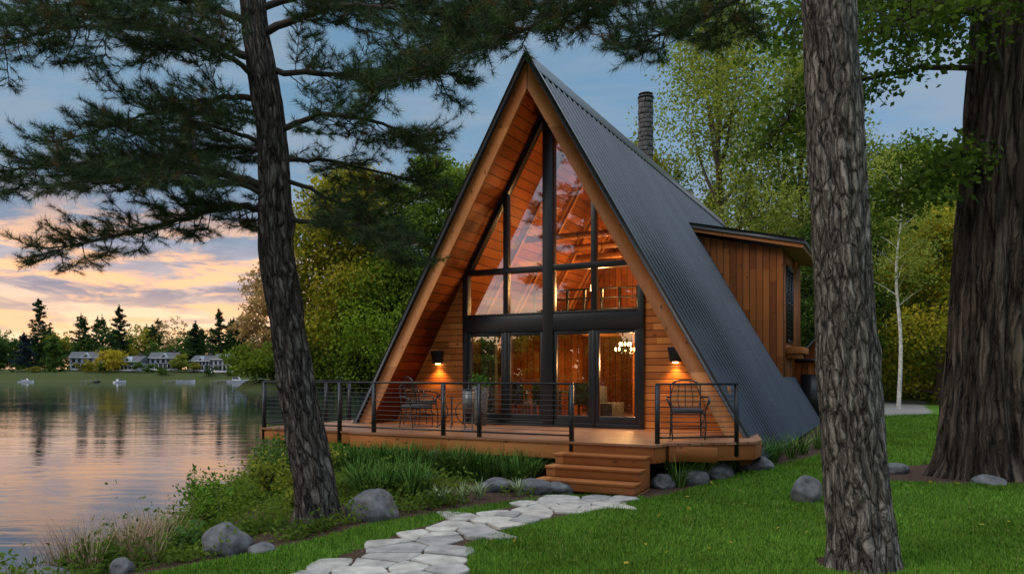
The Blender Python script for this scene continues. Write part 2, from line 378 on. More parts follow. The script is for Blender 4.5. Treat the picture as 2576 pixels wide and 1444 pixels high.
# ------------------------------------------------------------------ cabin
cab=empty('a_frame_cabin',(CX,CY,0),-TH)
AP=8.65; SL=1.75; nrm=np.array([.868,.496]); DZ=.72; TV=.484
V0,V1=-1.1,19.0
def zo(t): return AP-SL*t
a=Acc(); tR,tL=4.74,5.25
a.prism([(0,AP-TV),(tR-.1,zo(tR-.1)-TV),(tR,zo(tR)),(0,AP)],V0,V1)
a.prism([(0,AP-TV),(0,AP),(-tL,zo(tL)),(-tL+.1,zo(tL-.1)-TV)],V0,V1)
a.obj('roof_structure',M['soff'],cab)
a=Acc(); e=.02
for sg,tt in((1,tR),(-1,tL)):
    P=[(0,AP+e),(sg*tt,zo(tt)+e),(sg*(tt-.17),zo(tt-.17)-TV-.1),(0,AP-TV-.1)]
    if sg<0: P=P[::-1]
    a.prism(P,V0-.06,V0-.003)
a.obj('fascia_board',M['fascia'],cab)
def corr(sg,tt):
    per=.32; prof=[(0,0),(.52,0),(.56,.25),(.62,.85),(.67,1),(.82,1),(.87,.85),(.93,.25)]; vs=[];w=[]
    v=V0-.12
    while v<V1+.1:
        for p,h_ in prof: vs.append(v+p*per); w.append(h_*.062)
        v+=per
    vs=np.array(vs);w=np.array(w);rows=[]
    for t in(-.02,tt+.06):
        off=.03+w
        rows.append(np.stack([sg*(t+off*nrm[0]),vs,zo(t)+off*nrm[1]],1))
    n=len(vs); V=np.concatenate(rows); i=np.arange(n-1)
    F=np.stack([i,i+n,i+n+1,i+1],1) if sg>0 else np.stack([i,i+1,i+n+1,i+n],1)
    return V,F
a=Acc(); a.add(*corr(1,tR)); a.add(*corr(-1,tL)); o=a.obj('corrugated_roof',M['metal'],cab,smooth=False)
a=Acc()
for sg,tt in((1,tR),(-1,tL)):
    P=[(sg*.0,AP+.03),(sg*(tt+.05),zo(tt+.05)+.03),(sg*(tt+.05)+sg*.075,zo(tt+.05)+.075),(sg*.075,AP+.115)]
    if sg<0: P=P[::-1]
    a.prism(P,V0-.15,V0-.085)
    P=[(0,AP+.21),(sg*.24,zo(.24)+.21),(sg*.24,zo(.24)+.18),(0,AP+.18)]
    if sg<0: P=P[::-1]
    a.prism(P,V0-.16,V1+.1)
a.obj('ridge_cap',M['black'],cab)
zi=lambda t: AP-TV-SL*t
a=Acc(); ti=(AP-TV-DZ)/SL
for sg in(1,-1):
    P=[(sg*2.25,DZ-.3),(sg*(ti+.17),DZ-.3),(sg*2.25,zi(2.25))]
    if sg<0:P=P[::-1]
    V=[(p[0],-.02,p[1]) for p in P]+[(p[0],.12,p[1]) for p in P]
    a.add(V,[(0,1,2,2),(3,5,4,4),(0,2,5,3),(0,3,4,1),(1,4,5,2)])
a.obj('front_wall',M['wall'],cab)
a=Acc(); a.prism([(-4.4,0),(4.4,0),(0,AP-TV-.02)],18.6,18.75); a.obj('back_wall',M['wall'],cab)
a=Acc(); a.box(-4.4,4.4,.0,18.6,-.3,.3); a.obj('foundation',M['conc'],cab)
a=Acc(); B=a.box
top=AP-TV
B(-.13,.13,-.09,.13,DZ,top-.25)
for x in(-1.1,1.1):
    B(x-.045,x+.045,-.06,.1,DZ,2.95); B(x-.06,x+.06,-.06,.1,3.25,zi(abs(x)+.06))
for sg in(-1,1):
    x=sg*2.19; B(x-.07,x+.07,-.07,.11,DZ,4.36)
B(-2.25,2.25,-.08,.12,2.9,3.27)
B(-2.25,2.25,-.075,.115,4.27,4.40)
B(-2.12,2.12,-.065,.10,3.271,3.33)
B(-2.12,2.12,-.05,.10,DZ,DZ+.1)
for x0,x1 in((-2.12,-1.145),(-1.055,-.13),(.13,1.055),(1.145,2.12)):
    B(x0,x0+.075,-.045,.05,DZ+.1,2.9);B(x1-.075,x1,-.045,.05,DZ+.1,2.9);B(x0+.075,x1-.075,-.043,.048,2.81,2.9);B(x0+.075,x1-.075,-.043,.048,DZ+.1,DZ+.26)
for sg in(1,-1):
    P=[(sg*2.26,zi(2.26)+.0),(sg*(2.26-.1),zi(2.26)),(0,top-.22),(0,top)]
    if sg>0:P=P[::-1]
    a.prism(P,-.072,.11)
a.obj('window_frames',M['black'],cab,bevel=.006)
GV=[(-2.15,.02,DZ),(2.15,.02,DZ),(2.15,.02,4.35),(-2.15,.02,4.35),(0,.02,top-.1)]
mk('window_glass',GV,[(0,1,2,3),(3,2,4)],M['glass'],cab)
a=Acc(); a.box(-4.1,4.1,.13,9,DZ-.1,DZ-.005); a.obj('floor',M['deck'],cab)
a=Acc(); a.prism([(-4.2,DZ),(4.2,DZ),(0,AP-TV-.05)],8,8.1); a.prism([(.95,DZ),(4.1,DZ),(2.8,3.1),(.95,3.1)],3.2,3.3); a.prism([(-4.1,DZ),(-.9,DZ),(-.9,3.1),(-2.8,3.1)],4.2,4.3)
a.obj('interior_wall',M['vert'],cab)
a=Acc(); a.prism([(-2.75,3.1),(2.75,3.1),(2.65,3.3),(-2.65,3.3)],3.4,8); a.obj('loft_floor',M['beam'],cab)
a=Acc()
for z in(3.65,3.95,4.2): a.box(-2.1,2.1,3.45,3.49,z,z+.04)
for x in np.arange(-2,2.1,.5): a.box(x-.03,x+.03,3.43,3.5,3.3,4.24)
a.box(2.1,2.2,3.14,3.19,DZ,2.85);a.obj('loft_railing',M['black'],cab)
a=Acc()
for v in(1.6,3.3,5.0,6.7):
    for sg in(1,-1):
        P=[(0,top-.02),(sg*4.2,zi(4.2)-.02),(sg*4.1,zi(4.1)-.25),(0,top-.3)]
        if sg<0:P=P[::-1]
        a.prism(P,v,v+.12)
    a.box(-1.5,1.5,v+.125,v+.22,5.3,5.45)
a.obj('rafters',M['fascia'],cab)
a=Acc()
a.box(-1.9,-.7,2.4,3.2,1.42,1.47)
for x in(-1.8,-.8):
    for y in(2.5,3.1): a.box(x-.03,x+.03,y-.03,y+.03,DZ,1.42)
for x in(-1.7,-1.0,.1):
    a.box(x-.22,x+.22,1.7,2.1,1.14,1.19);a.box(x-.22,x+.22,1.66,1.7,1.14,1.7)
    for q in(-.2,.2):
        for y in(1.7,2.08): a.box(x+q-.02,x+q+.02,y-.02,y+.02,DZ,1.14)
a.box(.3,.95,1.6,2.5,DZ,1.2);a.box(.3,.5,1.6,2.5,1.2,1.6)
a.box(.9,1.5,4.0,4.6,3.3,4.0); a.box(-2.0,-1.6,.35,.5,DZ,2.88)
a.obj('interior_furniture',M['cushion'],cab,bevel=.01)
a=Acc(); a.box(1.35,1.9,3.05,3.19,DZ,2.7); a.box(1.2,2.05,2.95,3.04,DZ,1.5); a.obj('cabinet',M['beam'],cab,bevel=.01)
def light(name,loc,e,c,parent,size=.08,kind='POINT',**kw):
    l=bpy.data.lights.new(name,kind); l.energy=e; l.color=c; l.shadow_soft_size=size
    for k_,v_ in kw.items(): setattr(l,k_,v_)
    o=bpy.data.objects.new(name,l); scene.collection.objects.link(o); o.parent=parent; o.location=loc; return o
W=(1,.5,.17)
a=Acc();b_=Acc(); cu,cv,cz=1.25,1.7,2.45
a.tube([(cu,cv,cz+.1),(cu,cv,3.4)],.012,6)
for k in range(10):
    rr_=.24 if k%2 else .13; t=k*math.pi/5; x,y=cu+rr_*math.cos(t),cv+rr_*math.sin(t); dz=0 if k%2 else .12
    a.tube(cat([(cu,cv,cz+.1),(cu+.12*math.cos(t),cv+.12*math.sin(t),cz-.05),(x,y,cz+.02+dz)],6),.009,5)
    b_.tube([(x,y,cz+.02+dz),(x,y,cz+.05+dz),(x,y,cz+.09+dz),(x,y,cz+.11+dz)],[.01,.024,.02,.004],8)
a.obj('chandelier',M['black'],cab);b_.obj('chandelier_bulbs',M['bulb'],cab)
light('chandelier_lamp',(cu+.3,cv+.2,cz-.2),330,W,cab,.15)
light('loft_lamp',(0,5.5,4.6),330,W,cab,.2)
light('kitchen_lamp',(-1.2,5.9,2.5),60,W,cab,.15)
light('upper_lamp',(.4,2.4,3.9),300,W,cab,.25)
a=Acc(); a.tube([(.45,1.6,5.3),(.45,1.6,4.1)],.008,5); a.tube([(.45,1.6,4.12),(.45,1.6,4.1),(.45,1.6,3.95)],[.01,.05,.06],8); a.obj('pendant_lamp',M['bulb'],cab)
for sg in(-1,1):
    u=2.95*sg; a=Acc()
    V=[]
    for z,w,d in((2.17,.1,.1),(2.48,.14,.15)):
        V+=[(u-w,-.03,z),(u+w,-.03,z),(u+w,-.03-d*1.3,z),(u-w,-.03-d*1.3,z)]
    a.add(V,[(0,1,2,3),(4,7,6,5),(0,4,5,1),(1,5,6,2),(2,6,7,3),(3,7,4,0)])
    a.obj('wall_sconce',M['black'],cab,bevel=.008)
    a=Acc(); a.box(u-.05,u+.05,-.13,-.05,2.150,2.166); a.obj('sconce_bulb',M['bulb'],cab)
    o=light('sconce_lamp',(u,-.13,2.12),60,(1,.46,.12),cab,.03,'SPOT',spot_size=math.radians(125),spot_blend=.8); o.rotation_euler=(math.radians(-12),0,0)
a=Acc(); cvv=8.6; cu=-.35
zz=7.2;r_=random.Random(3)
while zz<10.95:
    hh=r_.uniform(.12,.22); nn=7; ph=r_.random()
    for q in range(nn):
        t=(q+ph)*2*math.pi/nn; j=r_.uniform(-.02,.02)
        a.rbox((cu+(.175+j)*math.cos(t),cvv+(.175+j)*math.sin(t),zz+hh/2),(.12,.19,hh-.014),t)
    zz+=hh
a.tube([(cu,cvv,7.2),(cu,cvv,zz)],[.2,.2],16)
a.obj('stone_chimney',M['chim'],cab,bevel=.015)
a=Acc(); a.tube([(cu,cvv,zz),(cu,cvv,zz+.02),(cu,cvv,zz+.07),(cu,cvv,zz+.08)],[.01,.27,.27,.01],16); a.tube([(cu,cvv,zz+.07),(cu,cvv,zz+.16)],[.16,.16],16); a.tube([(cu,cvv,zz+.16),(cu,cvv,zz+.2),(cu,cvv,zz+.22)],[.24,.2,.01],16); a.obj('chimney_cap',M['black'],cab)
a=Acc(); a.prism([(1.0,zo(1.0)-.15),(1.2,6.38),(4.0,5.72),(4.0,1.3),(3.6,1.6)][::-1],8.5,8.62); 
a.obj('dormer_front_wall',M['vert'],cab)
a=Acc(); a.box(3.88,4.0,8.623,9.2,1.2,5.74); a.box(3.88,4.0,10.6,13,1.2,5.74);a.box(3.88,4.0,9.2,10.6,1.2,2.9);a.box(3.88,4.0,9.2,10.6,5.3,5.74); a.obj('dormer_side_wall',M['vert2'],cab)
a=Acc()
for v in(9.2,9.88,10.54): a.box(3.9,4.05,v,v+.07,2.9,5.3)
for z in(2.9,4.1,5.22): a.box(3.9,4.045,9.27,10.54,z,z+.08)
for z in np.arange(3.0,5.2,.14): a.box(3.93,4.02,9.27,10.54,z,z+.02)
a.obj('dormer_window_frame',M['black'],cab)
mk('dormer_glass',[(3.94,9.2,2.9),(3.94,10.6,2.9),(3.94,10.6,5.3),(3.94,9.2,5.3)],[(0,1,2,3)],M['glass'],cab)
a=Acc(); a.box(4.0,4.5,9.1,10.8,2.55,2.75); a.box(4.0,4.35,9.2,10.7,2.4,2.55); a.obj('window_box',M['beam'],cab,bevel=.01)
a=Acc(); a.prism([(.95,6.62),(4.65,5.78),(4.65,5.92),(.95,6.78)],8.1,13.2); a.obj('dormer_roof',M['black'],cab)
a=Acc(); a.prism([(.95,6.5),(4.6,5.66),(4.6,5.777),(.95,6.617)],8.14,13.1); a.obj('dormer_soffit',M['fascia'],cab)
a=Acc(); a.box(4.0,5.0,11.5,13.2,-.2,2.3); a.prism([(4.1,0),(5.9,0),(5.9,3.7),(5.5,4.3),(4.1,2.7)],13.6,16.0); a.obj('rear_wing_wall',M['vert'],cab)
a=Acc(); a.prism([(3.9,2.45),(5.5,4.35),(5.5,4.5),(3.9,2.6)][::-1],13.3,16.2); a.prism([(5.5,4.35),(6.0,3.7),(6.0,3.85),(5.5,4.5)][::-1],13.3,16.2)
a.box(4.0,5.15,11.3,13.29,2.31,2.42); a.obj('rear_wing_roof',M['black'],cab)
a=Acc(); a.box(4.2,4.8,11.42,11.49,.3,1.9); a.obj('rear_wing_window',M['black'],cab)
# ------------------------------------------------------------------ deck
dk=empty('wooden_deck',(CX,CY,0),-TH)
poly=[(-5.6,-3.32),(-3.0,-3.32),(-3.0,-3.42),(3.5,-3.42),(3.62,-3.05),(4.9,-2.0),(4.9,-1.4),(4.6,-.03),(-5.6,-.03)]
k=len(poly)
V=[(p[0],p[1],DZ) for p in poly]+[(p[0],p[1],DZ-.04) for p in poly]
F=[tuple(range(k)),tuple(range(2*k-1,k-1,-1))]+[(i,i+k,(i+1)%k+k,(i+1)%k) for i in range(k)]
mk('deck_boards',V,F,M['deck'],dk)
a=Acc()
def fas(p,q,z0,z1,th=.045,inset=.03):
    p=np.array(p,float);q=np.array(q,float);d=q-p;l=np.linalg.norm(d);d/=l;nn=np.array([-d[1],d[0]])
    c=(p+q)/2+nn*(inset+th/2); a.rbox((c[0],c[1],(z0+z1)/2),(l-.0,th,z1-z0),math.atan2(d[1],d[0]))
fas((-5.6,-3.32),(-3.0,-3.32),DZ-.26,DZ-.042); fas((-2.99,-3.42),(.6,-3.42),DZ-.32,DZ-.042); fas((.606,-3.42),(3.46,-3.42),DZ-.32,DZ-.042)
fas((3.64,-3.05),(4.88,-2.01),DZ-.32,DZ-.042); fas((4.9,-1.97),(4.9,-1.2),DZ-.32,DZ-.042)
fas((3.50,-3.38),(3.6,-3.07),DZ-.32,DZ-.042); fas((-5.6,-.05),(-5.6,-3.28),DZ-.26,DZ-.042)
a.obj('deck_fascia',M['beam'],dk,bevel=.008)
a=Acc()
for v in(-2.9,-1.6,-.4): a.box(-5.4,4.4,v-.04,v+.04,DZ-.3,DZ-.05)
for u in(-5.2,-3.2,-1.2,.8,2.6,4.2):
    for v in(-2.9,-.4):
        if u>4 and v<-2: continue
        a.box(u-.08,u+.08,v-.08,v+.08,-1.6 if u<-2 else -.3,DZ-.3)
a.obj('support_posts',M['beam'],dk)
st=empty('wooden_steps',(CX,CY,0),-TH); a=Acc()
for i in range(3):
    v1=-3.40-.34*i; z=DZ-.18*(i+1); o_=.02*i
    a.box(1.78-o_,3.42+o_,v1-.37,v1-.003-.004*i,z-.045,z)
    a.box(1.80-o_,3.40+o_,v1-.345,v1-.30,z-.178+.0,z-.047)
    a.box(1.80-o_,1.85-o_,v1-.298,v1-.01,-.05,z-.047);a.box(3.35+o_,3.40+o_,v1-.298,v1-.01,-.05,z-.047)
a.obj('treads_and_risers',M['beam'],st,bevel=.008)
rl=empty('deck_railing',(CX,CY,0),-TH); a=Acc()
def rail(pts,posts=None,top=1.02,ends=True):
    for p,q in zip(pts[:-1],pts[1:]):
        p=np.array(p,float);q=np.array(q,float);l=np.linalg.norm(q-p);ang=math.atan2(*(q-p)[::-1]);c=(p+q)/2
        a.rbox((c[0],c[1],DZ+top),(l+.05,.06,.035),ang); a.rbox((c[0],c[1],DZ+.1),(l,.035,.03),ang)
        for i in range(9): z=DZ+.18+i*.09; a.tube([(p[0],p[1],z),(q[0],q[1],z)],.0055,5)
def post(u,v,top=1.01): a.box(u-.035,u+.035,v-.035,v+.035,DZ-.25,DZ+top)
rail([(-5.52,-3.26),(1.95,-3.36)])
for u in(-5.52,-3.35,-2.45,-.76,.05 ,1.95): post(u,-3.26-.1*(u+5.52)/7.47)
rail([(-5.52,-3.26),(-5.52,-.3)]); post(-5.52,-2.2);post(-5.52,-1.2);post(-5.52,-.3)
rail([(3.45,-3.15),(4.6,-2.2)]); post(3.45,-3.15);post(4.6,-2.2)
a.obj('posts_and_cables',M['black'],rl)
# ------------------------------------------------------------------ furniture on deck
def place(name,u,v,rz=0): x,y=loc2w(u,v); return empty(name,(x,y,DZ),-TH+rz)
tb=place('patio_table',-1.75,-1.4); a=Acc()
V,F,UV=tube([(0,0,.69),(0,0,.69),(0,0,.72),(0,0,.72)],[.01,.4,.4,.01],28); a.add(V,F,UV); a.obj('tabletop',M['beam'],tb)
a=Acc()
for k in range(4):
    t=k*math.pi/2+.5; c_,s_=math.cos(t),math.sin(t)
    a.tube(cat([(.32*c_,.32*s_,.69),(.1*c_,.1*s_,.45),(.14*c_,.14*s_,.2),(.34*c_,.34*s_,0)],12),.013,6)
a.tube([(.2*math.cos(t),.2*math.sin(t),.3) for t in np.linspace(0,6.283,20)],.008,5); a.obj('scroll_legs',M['black'],tb)
def scroll_chair(name,u,v,rz,wood_back=False,s=1.0):
    c=place(name,u,v,rz); c.scale=(s,s,s); a=Acc()
    T=lambda p,r=.012,n=12: a.tube(cat(p,n),r,6)
    for sg in(-1,1):
        T([(sg*.26,-.25,0),(sg*.28,-.24,.25),(sg*.27,-.2,.45),(sg*.33,-.22,.66)]); T([(sg*.26,.27,0),(sg*.25,.22,.3),(sg*.25,.22,.5),(sg*.25,.3,.9)])
        T([(sg*.25,.27,.68),(sg*.34,.1,.7),(sg*.35,-.12,.68),(sg*.33,-.26,.62),(sg*.30,-.22,.56)],.014)
        T([(sg*.26,-.2,.2),(sg*.26,.0,.32),(sg*.26,.2,.2)],.008)
    T([(-.25,.3,.9),(-.12,.33,.97),(.12,.33,.97),(.25,.3,.9)],.014)
    for x in(-.18,-.09,0,.09,.18): T([(x,.22,.45),(x*1.4,.27,.66),(x,.32,.95)],.007)
    for z in(.2,.43):
        T([(-.26,-.24,z),(0,-.28,z),(.26,-.24,z)],.009); T([(-.25,.23,z),(.25,.23,z)],.009,4)
        for sg in(-1,1): T([(sg*.27,-.24,z),(sg*.25,.23,z)],.009,4)
    a.obj('iron_frame',M['black'],c)
    a=Acc(); a.box(-.25,.25,-.25,.22,.44,.51); a.obj('seat_cushion',M['cushion'],c,bevel=.03)
    if wood_back:
        a=Acc()
        for i in range(5): a.rbox((0,.29+.02*i,.55+.085*i),(.5-.02*i,.018,.07),0,-.25)
        a.obj('slatted_back',M['beam'],c,bevel=.004)
scroll_chair('patio_chair',-2.5,-1.7,1.2); scroll_chair('patio_chair.001',-2.9,-.9,2.6,s=1.15)
scroll_chair('patio_chair.002',3.65,-1.9,.35,True,1.1)
bn=place('wooden_side_chair',3.95,-.85,.2); a=Acc()
for x in(-.25,.25):
    for y in(-.22,.22): a.box(x-.03,x+.03,y-.03,y+.03,0,.42 if y<0 else .95)
a.box(-.29,.29,-.26,.26,.421,.46)
for z in(.55,.68,.81): a.box(-.22,.22,.2,.235,z,z+.08)
a.obj('wood_frame',M['beam'],bn,bevel=.005)
ln=place('floor_lantern',-.85,-2.2); a=Acc()
a.box(-.12,.12,-.1,.1,.0,.04);a.box(-.1,.1,-.08,.08,.38,.86);a.tube([(-.09,0,.04),(-.09,0,.38)],.014,6);a.tube([(.09,0,.04),(.09,0,.38)],.014,6);a.tube([(0,0,.86),(0,0,.98)],.012,6);a.box(-.11,.11,-.09,.09,.861,.88)
a.obj('lantern_body',plain('gray_metal',(.12,.13,.14),.4,.4),ln)
pp=place('potted_plant',-1.55,-.45); a=Acc(); a.tube([(0,0,0),(0,0,0.001),(0,0,.9),(0,0,.92),(0,0,.88)],[.01,.13,.2,.21,.18],16); a.obj('planter',M['stone'],pp)
def leaves(C,size,col,asp=.55,up=0,rng=R):
    n=len(C); nrm_=rng.normal(size=(n,3)); nrm_[:,2]+=up; nrm_/=np.linalg.norm(nrm_,axis=1,keepdims=True)
    a=np.cross(nrm_,rng.normal(size=(n,3))); a/=np.linalg.norm(a,axis=1,keepdims=True); b=np.cross(nrm_,a)
    s=(size*(.6+.8*rng.random(n)))[:,None]
    V=np.stack([C-a*s/2,C+b*s*asp/2+a*s*.05,C+a*s/2,C-b*s*asp/2+a*s*.05],1).reshape(-1,3)
    return V,np.arange(4*n).reshape(-1,4),np.repeat(col,4,0)
C=np.array([0,0,1.02])+R.normal(size=(130,3))*[.12,.12,.09]; V,F,c=leaves(C,.09,np.tile([.07,.18,.04],(130,1))); mk('foliage',V,F,M['leaf'],pp,col=c)

# ------------------------------------------------------------------ pines
def trunk(name,pts,rads,mat,parent,n=64,m=160,amp=.035,flare=.25,kv=9,kz=1.3,knots=()):
    P=cat(pts,m); k=len(pts); r=np.interp(np.linspace(0,k-1,m),range(k),rads)
    zrel=P[:,2]-P[0,2]
    r=r*(1+flare*np.exp(-np.clip(zrel,0,99)/.22))
    V,F,UV=tube(P,r,n); ctr=np.repeat(P,n+1,0); d=V-ctr
    ang=np.tile(np.linspace(0,2*np.pi,n+1),m); z=np.repeat(zrel,n+1)
    f=np.array([amp*(mnoise.noise((math.cos(t)*kv*.35,math.sin(t)*kv*.35,zz_*kz))+.5*mnoise.noise((math.cos(t)*kv,math.sin(t)*kv,zz_*kz*2.5))) for t,zz_ in zip(ang,z)])
    f+=flare*.5*np.exp(-np.clip(z,0,99)/.3)*np.sin(ang*5+1)*.35
    for (ka,kz_,kr,kh) in knots: f+=kh*np.exp(-(((np.angle(np.exp(1j*(ang-ka))))/kr)**2+((z-kz_)/(kr*.5))**2))
    V=ctr+d*(1+f/np.linalg.norm(d,axis=1).mean()*1.0)[:,None]
    return mk(name,V,F,mat,parent,uv=UV,smooth=True)
class Pine:
    def __init__(s,rng): s.r=rng;s.t=Acc();s.P=[];s.D=[]
    def branch(s,pts,r0,sub=1.15,start=.12,dens=1.35):
        rg=s.r; ln=sum(np.linalg.norm(np.subtract(pts[i+1],pts[i])) for i in range(len(pts)-1)); n=max(10,int(ln*9))
        P=cat(pts,n); P[1:]+=rg.normal(size=(n-1,3))*.012; rr=r0*(1-np.linspace(0,1,n)**.8)+.008; s.t.tube(P,rr,8)
        T=np.gradient(P,axis=0);T/=np.linalg.norm(T,axis=1,keepdims=True)
        k=int(ln/.105*dens)
        for q in range(k):
            f=start+(1-start)*(q+rg.random())/k; i=min(n-1,int(f*n)); t=T[i]; side=np.cross(t,[0,0,1]);side/=np.linalg.norm(side)+1e-9
            sg=1 if q%2 else -1
            d=t*(.35+.5*rg.random())+side*sg*(.55+.4*rg.random())+np.array([0,0,rg.normal()*.34+.02]); d/=np.linalg.norm(d)
            L_=sub*(.38+.55*rg.random())*(1-.45*f)
            m=7; tt=np.linspace(0,1,m)[:,None]; S=P[i]+d*L_*tt+np.array([0,0,-1])*.16*L_*np.sin(tt*2.4)+np.array([0,0,1])*.14*L_*tt**3+np.cumsum(rg.normal(size=(m,3))*.012,0)
            s.t.tube(S,np.linspace(max(.007,r0*.2),.004,m),4)
            nt_=int(L_/.065)
            for w in range(nt_):
                g=.25+.75*(w+rg.random())/nt_; j=min(m-1,int(g*m)); dd=d*.6+np.cross(d,[0,0,1])*(1 if w%2 else -1)*(.5+.4*rg.random())+np.array([0,0,.12+rg.normal()*.25]); dd/=np.linalg.norm(dd)
                l=.10+.18*rg.random(); e=S[j]+dd*l
                s.t.tube(np.array([S[j],S[j]+dd*l*.5+rg.normal(size=3)*.008,e]),[.004,.0035,.003],3)
                s.P.append(e);s.D.append(dd+np.array([0,0,.2])); 
                s.P.append(S[j]+dd*l*.5);s.D.append(dd+np.array([0,0,.2]))
            s.P.append(S[-1]);s.D.append(d)
        s.P.append(P[-1]);s.D.append(T[-1])
    def finish(s,parent,per=32,length=.125,w=.0052):
        s.t.obj('limbs',M['twig'],parent,smooth=True)
        P=np.array(s.P);D=np.array(s.D);D/=np.linalg.norm(D,axis=1,keepdims=True);n=len(P)
        Pn=np.repeat(P,per,0);Dn=np.repeat(D,per,0);N_=n*per
        rd=s.r.normal(size=(N_,3));rd/=np.linalg.norm(rd,axis=1,keepdims=True)
        d=Dn*.75+rd*.8; d/=np.linalg.norm(d,axis=1,keepdims=True)
        st=Pn-Dn*(s.r.random((N_,1))*.09); l=(length*(.65+.6*s.r.random(N_)))[:,None]
        wv=np.cross(d,s.r.normal(size=(N_,3)));wv/=np.linalg.norm(wv,axis=1,keepdims=True)
        V=np.stack([st-wv*w/2,st+wv*w/2,st+d*l],1).reshape(-1,3)
        base=np.array([.035,.062,.033]);alt=np.array([.105,.155,.065])
        cc=np.repeat(s.r.random((n,1))**1.3,per,0); c=base*(1-cc)+alt*cc; br=np.repeat(s.r.random((n,1))<.06,per,0); c=np.where(br,[.15,.095,.045],c)
        return mk('needles',V,np.arange(3*N_).reshape(-1,3),M['pine'],parent,col=np.repeat(c,3,0))
p1=empty('pine_tree',(-2.58,10.2,0)); O=np.array([-2.58,10.2,0])
tp=[(-2.58,10.2,-.15),(-2.66,10.2,.5),(-2.77,10.2,1.07),(-2.95,10.2,2.13),(-3.11,10.2,3.2),(-3.17,10.2,3.74),(-3.19,10.2,4.54),(-3.25,10.2,5.34),(-3.38,10.2,6.14),(-3.49,10.2,6.94),(-3.7,10.2,9),(-3.8,10.2,12.5)]
trunk('trunk',np.array(tp)-O,[.275,.26,.25,.235,.22,.215,.2,.19,.18,.165,.13,.03],M['barkL'],p1,m=300,knots=[(3.3,4.1,.35,.05),(1.5,4.3,.3,.04),(2.6,3.4,.3,.05)])
pn=Pine(np.random.default_rng(11))
BR=[ ([(-3.2,10.2,4.4),(-4.2,10.0,4.64),(-5.3,9.9,4.67),(-6.3,9.9,4.6),(-7.3,9.9,4.4)],.06),
 ([(-3.15,10.2,4.05),(-3.85,10.5,4.24),(-4.8,10.7,4.05),(-5.9,10.9,3.85),(-6.9,11.1,3.65)],.055),
 ([(-3.35,10.2,6.1),(-4.3,10.0,6.4),(-5.6,9.8,6.4),(-7.0,9.7,6.0)],.055),
 ([(-3.45,10.2,6.6),(-4.5,10.3,7.0),(-5.8,10.4,7.0),(-7.0,10.4,6.8)],.05),
 ([(-3.28,10.2,5.6),(-4.2,10.6,5.75),(-5.2,10.9,5.65),(-6.6,11.1,5.3)],.045),
 ([(-3.3,10.2,5.0),(-4.0,9.8,5.15),(-4.8,9.5,5.1)],.03),
 ([(-3.2,10.2,4.9),(-4.2,11.0,5.2),(-5.4,11.6,5.2),(-6.6,12,5.2)],.035),
 ([(-3.4,10.2,5.9),(-4.0,9.4,6.1),(-4.8,8.9,6.1),(-5.5,8.6,5.9)],.035),
 ([(-3.15,10.2,4.3),(-4.0,9.6,4.45),(-4.8,9.3,4.3),(-5.8,9.2,4.2)],.03),
 ([(-3.1,10.2,5.2),(-2.4,9.9,5.3),(-1.6,9.8,5.1),(-1.05,9.7,4.8)],.04),
 ([(-3.3,10.2,6.0),(-2.3,10.0,5.85),(-1.4,9.9,5.9),(-.7,9.8,5.75)],.04),
 ([(-3.0,10.2,4.5),(-2.3,10.5,4.25),(-1.75,10.6,4.0)],.025),
 ([(-2.98,10.2,4.0),(-2.1,10.0,3.87),(-1.35,9.9,3.65)],.03),
 ([(-3.4,10.2,6.5),(-2.2,9.7,6.6),(-1.2,9.4,6.4),(-.4,9.2,6.2)],.05),
 ([(-3.15,10.2,4.8),(-2.5,10.7,4.9),(-1.8,11,4.8),(-1.2,11.1,4.7)],.03),
 ([(-3.45,10.2,6.8),(-2.4,10.3,7.1),(-1.2,10.4,6.9),(-.2,10.4,6.8)],.045)]
for p,r in BR: pn.branch(np.array(p)-O,r)
for k in range(7):
    z=7.3+k*.6;t=k*2.2; l=2.6-.28*k; pn.branch([(-.95,0,z),(-.95+l*.5*math.cos(t),l*.5*math.sin(t),z+.2),(-.95+l*math.cos(t),l*math.sin(t),z+.1)],.035,dens=.5)
pn.finish(p1)
p2=empty('pine_tree.001',(3.51,7.6,0)); O=np.array([3.51,7.6,0])
tp=[(3.51,7.6,-.15),(3.48,7.6,.4),(3.43,7.6,1.08),(3.35,7.6,2.08),(3.29,7.6,3.27),(3.23,7.6,4.47),(3.16,7.6,5.66),(3.1,7.7,8),(3.0,7.7,12)]
trunk('trunk',np.array(tp)-O,[.32,.31,.295,.285,.27,.26,.25,.2,.06],M['barkR'],p2,n=96,m=300,amp=.025,flare=.2,knots=[(3.6,2.5,.4,.03),(2.9,2.3,.35,.03)])
pn=Pine(np.random.default_rng(5))
for p,r,s_ in [([(3.1,7.7,7.0),(1.9,8.0,6.25),(1.02,8.2,5.98),(.18,8.4,5.75),(-.83,8.4,5.38),(-1.6,8.4,5.05)],.045,.8),
 ([(3.1,7.7,7.0),(1.8,8.1,6.4),(.5,8.5,6.1),(-.4,8.7,5.9),(-1.3,8.8,5.6)],.04,.8),
 ([(3.1,7.7,6.3),(2.4,7.9,5.85),(1.8,8,5.6),(1.3,8.1,5.4)],.035,.7),
 ([(3.1,7.7,6.5),(2.6,8.5,6.2),(2.1,9.2,6.1),(1.3,9.8,6.2)],.035,.9),
 ([(3.1,7.7,7.0),(1.6,8.6,6.7),(.4,9.2,6.5),(-.8,9.4,6.2)],.04,.9)]:
    pn.branch(np.array(p)-O,r,s_,start=.25,dens=1.2)
for k in range(7):
    z=7.0+k*.6;t=k*2.2+1; l=2.6-.25*k; pn.branch([(-.4,0,z),(-.4+l*.5*math.cos(t),l*.5*math.sin(t),z+.2),(-.4+l*math.cos(t),l*math.sin(t),z+.1)],.035,dens=.4)
pn.finish(p2)
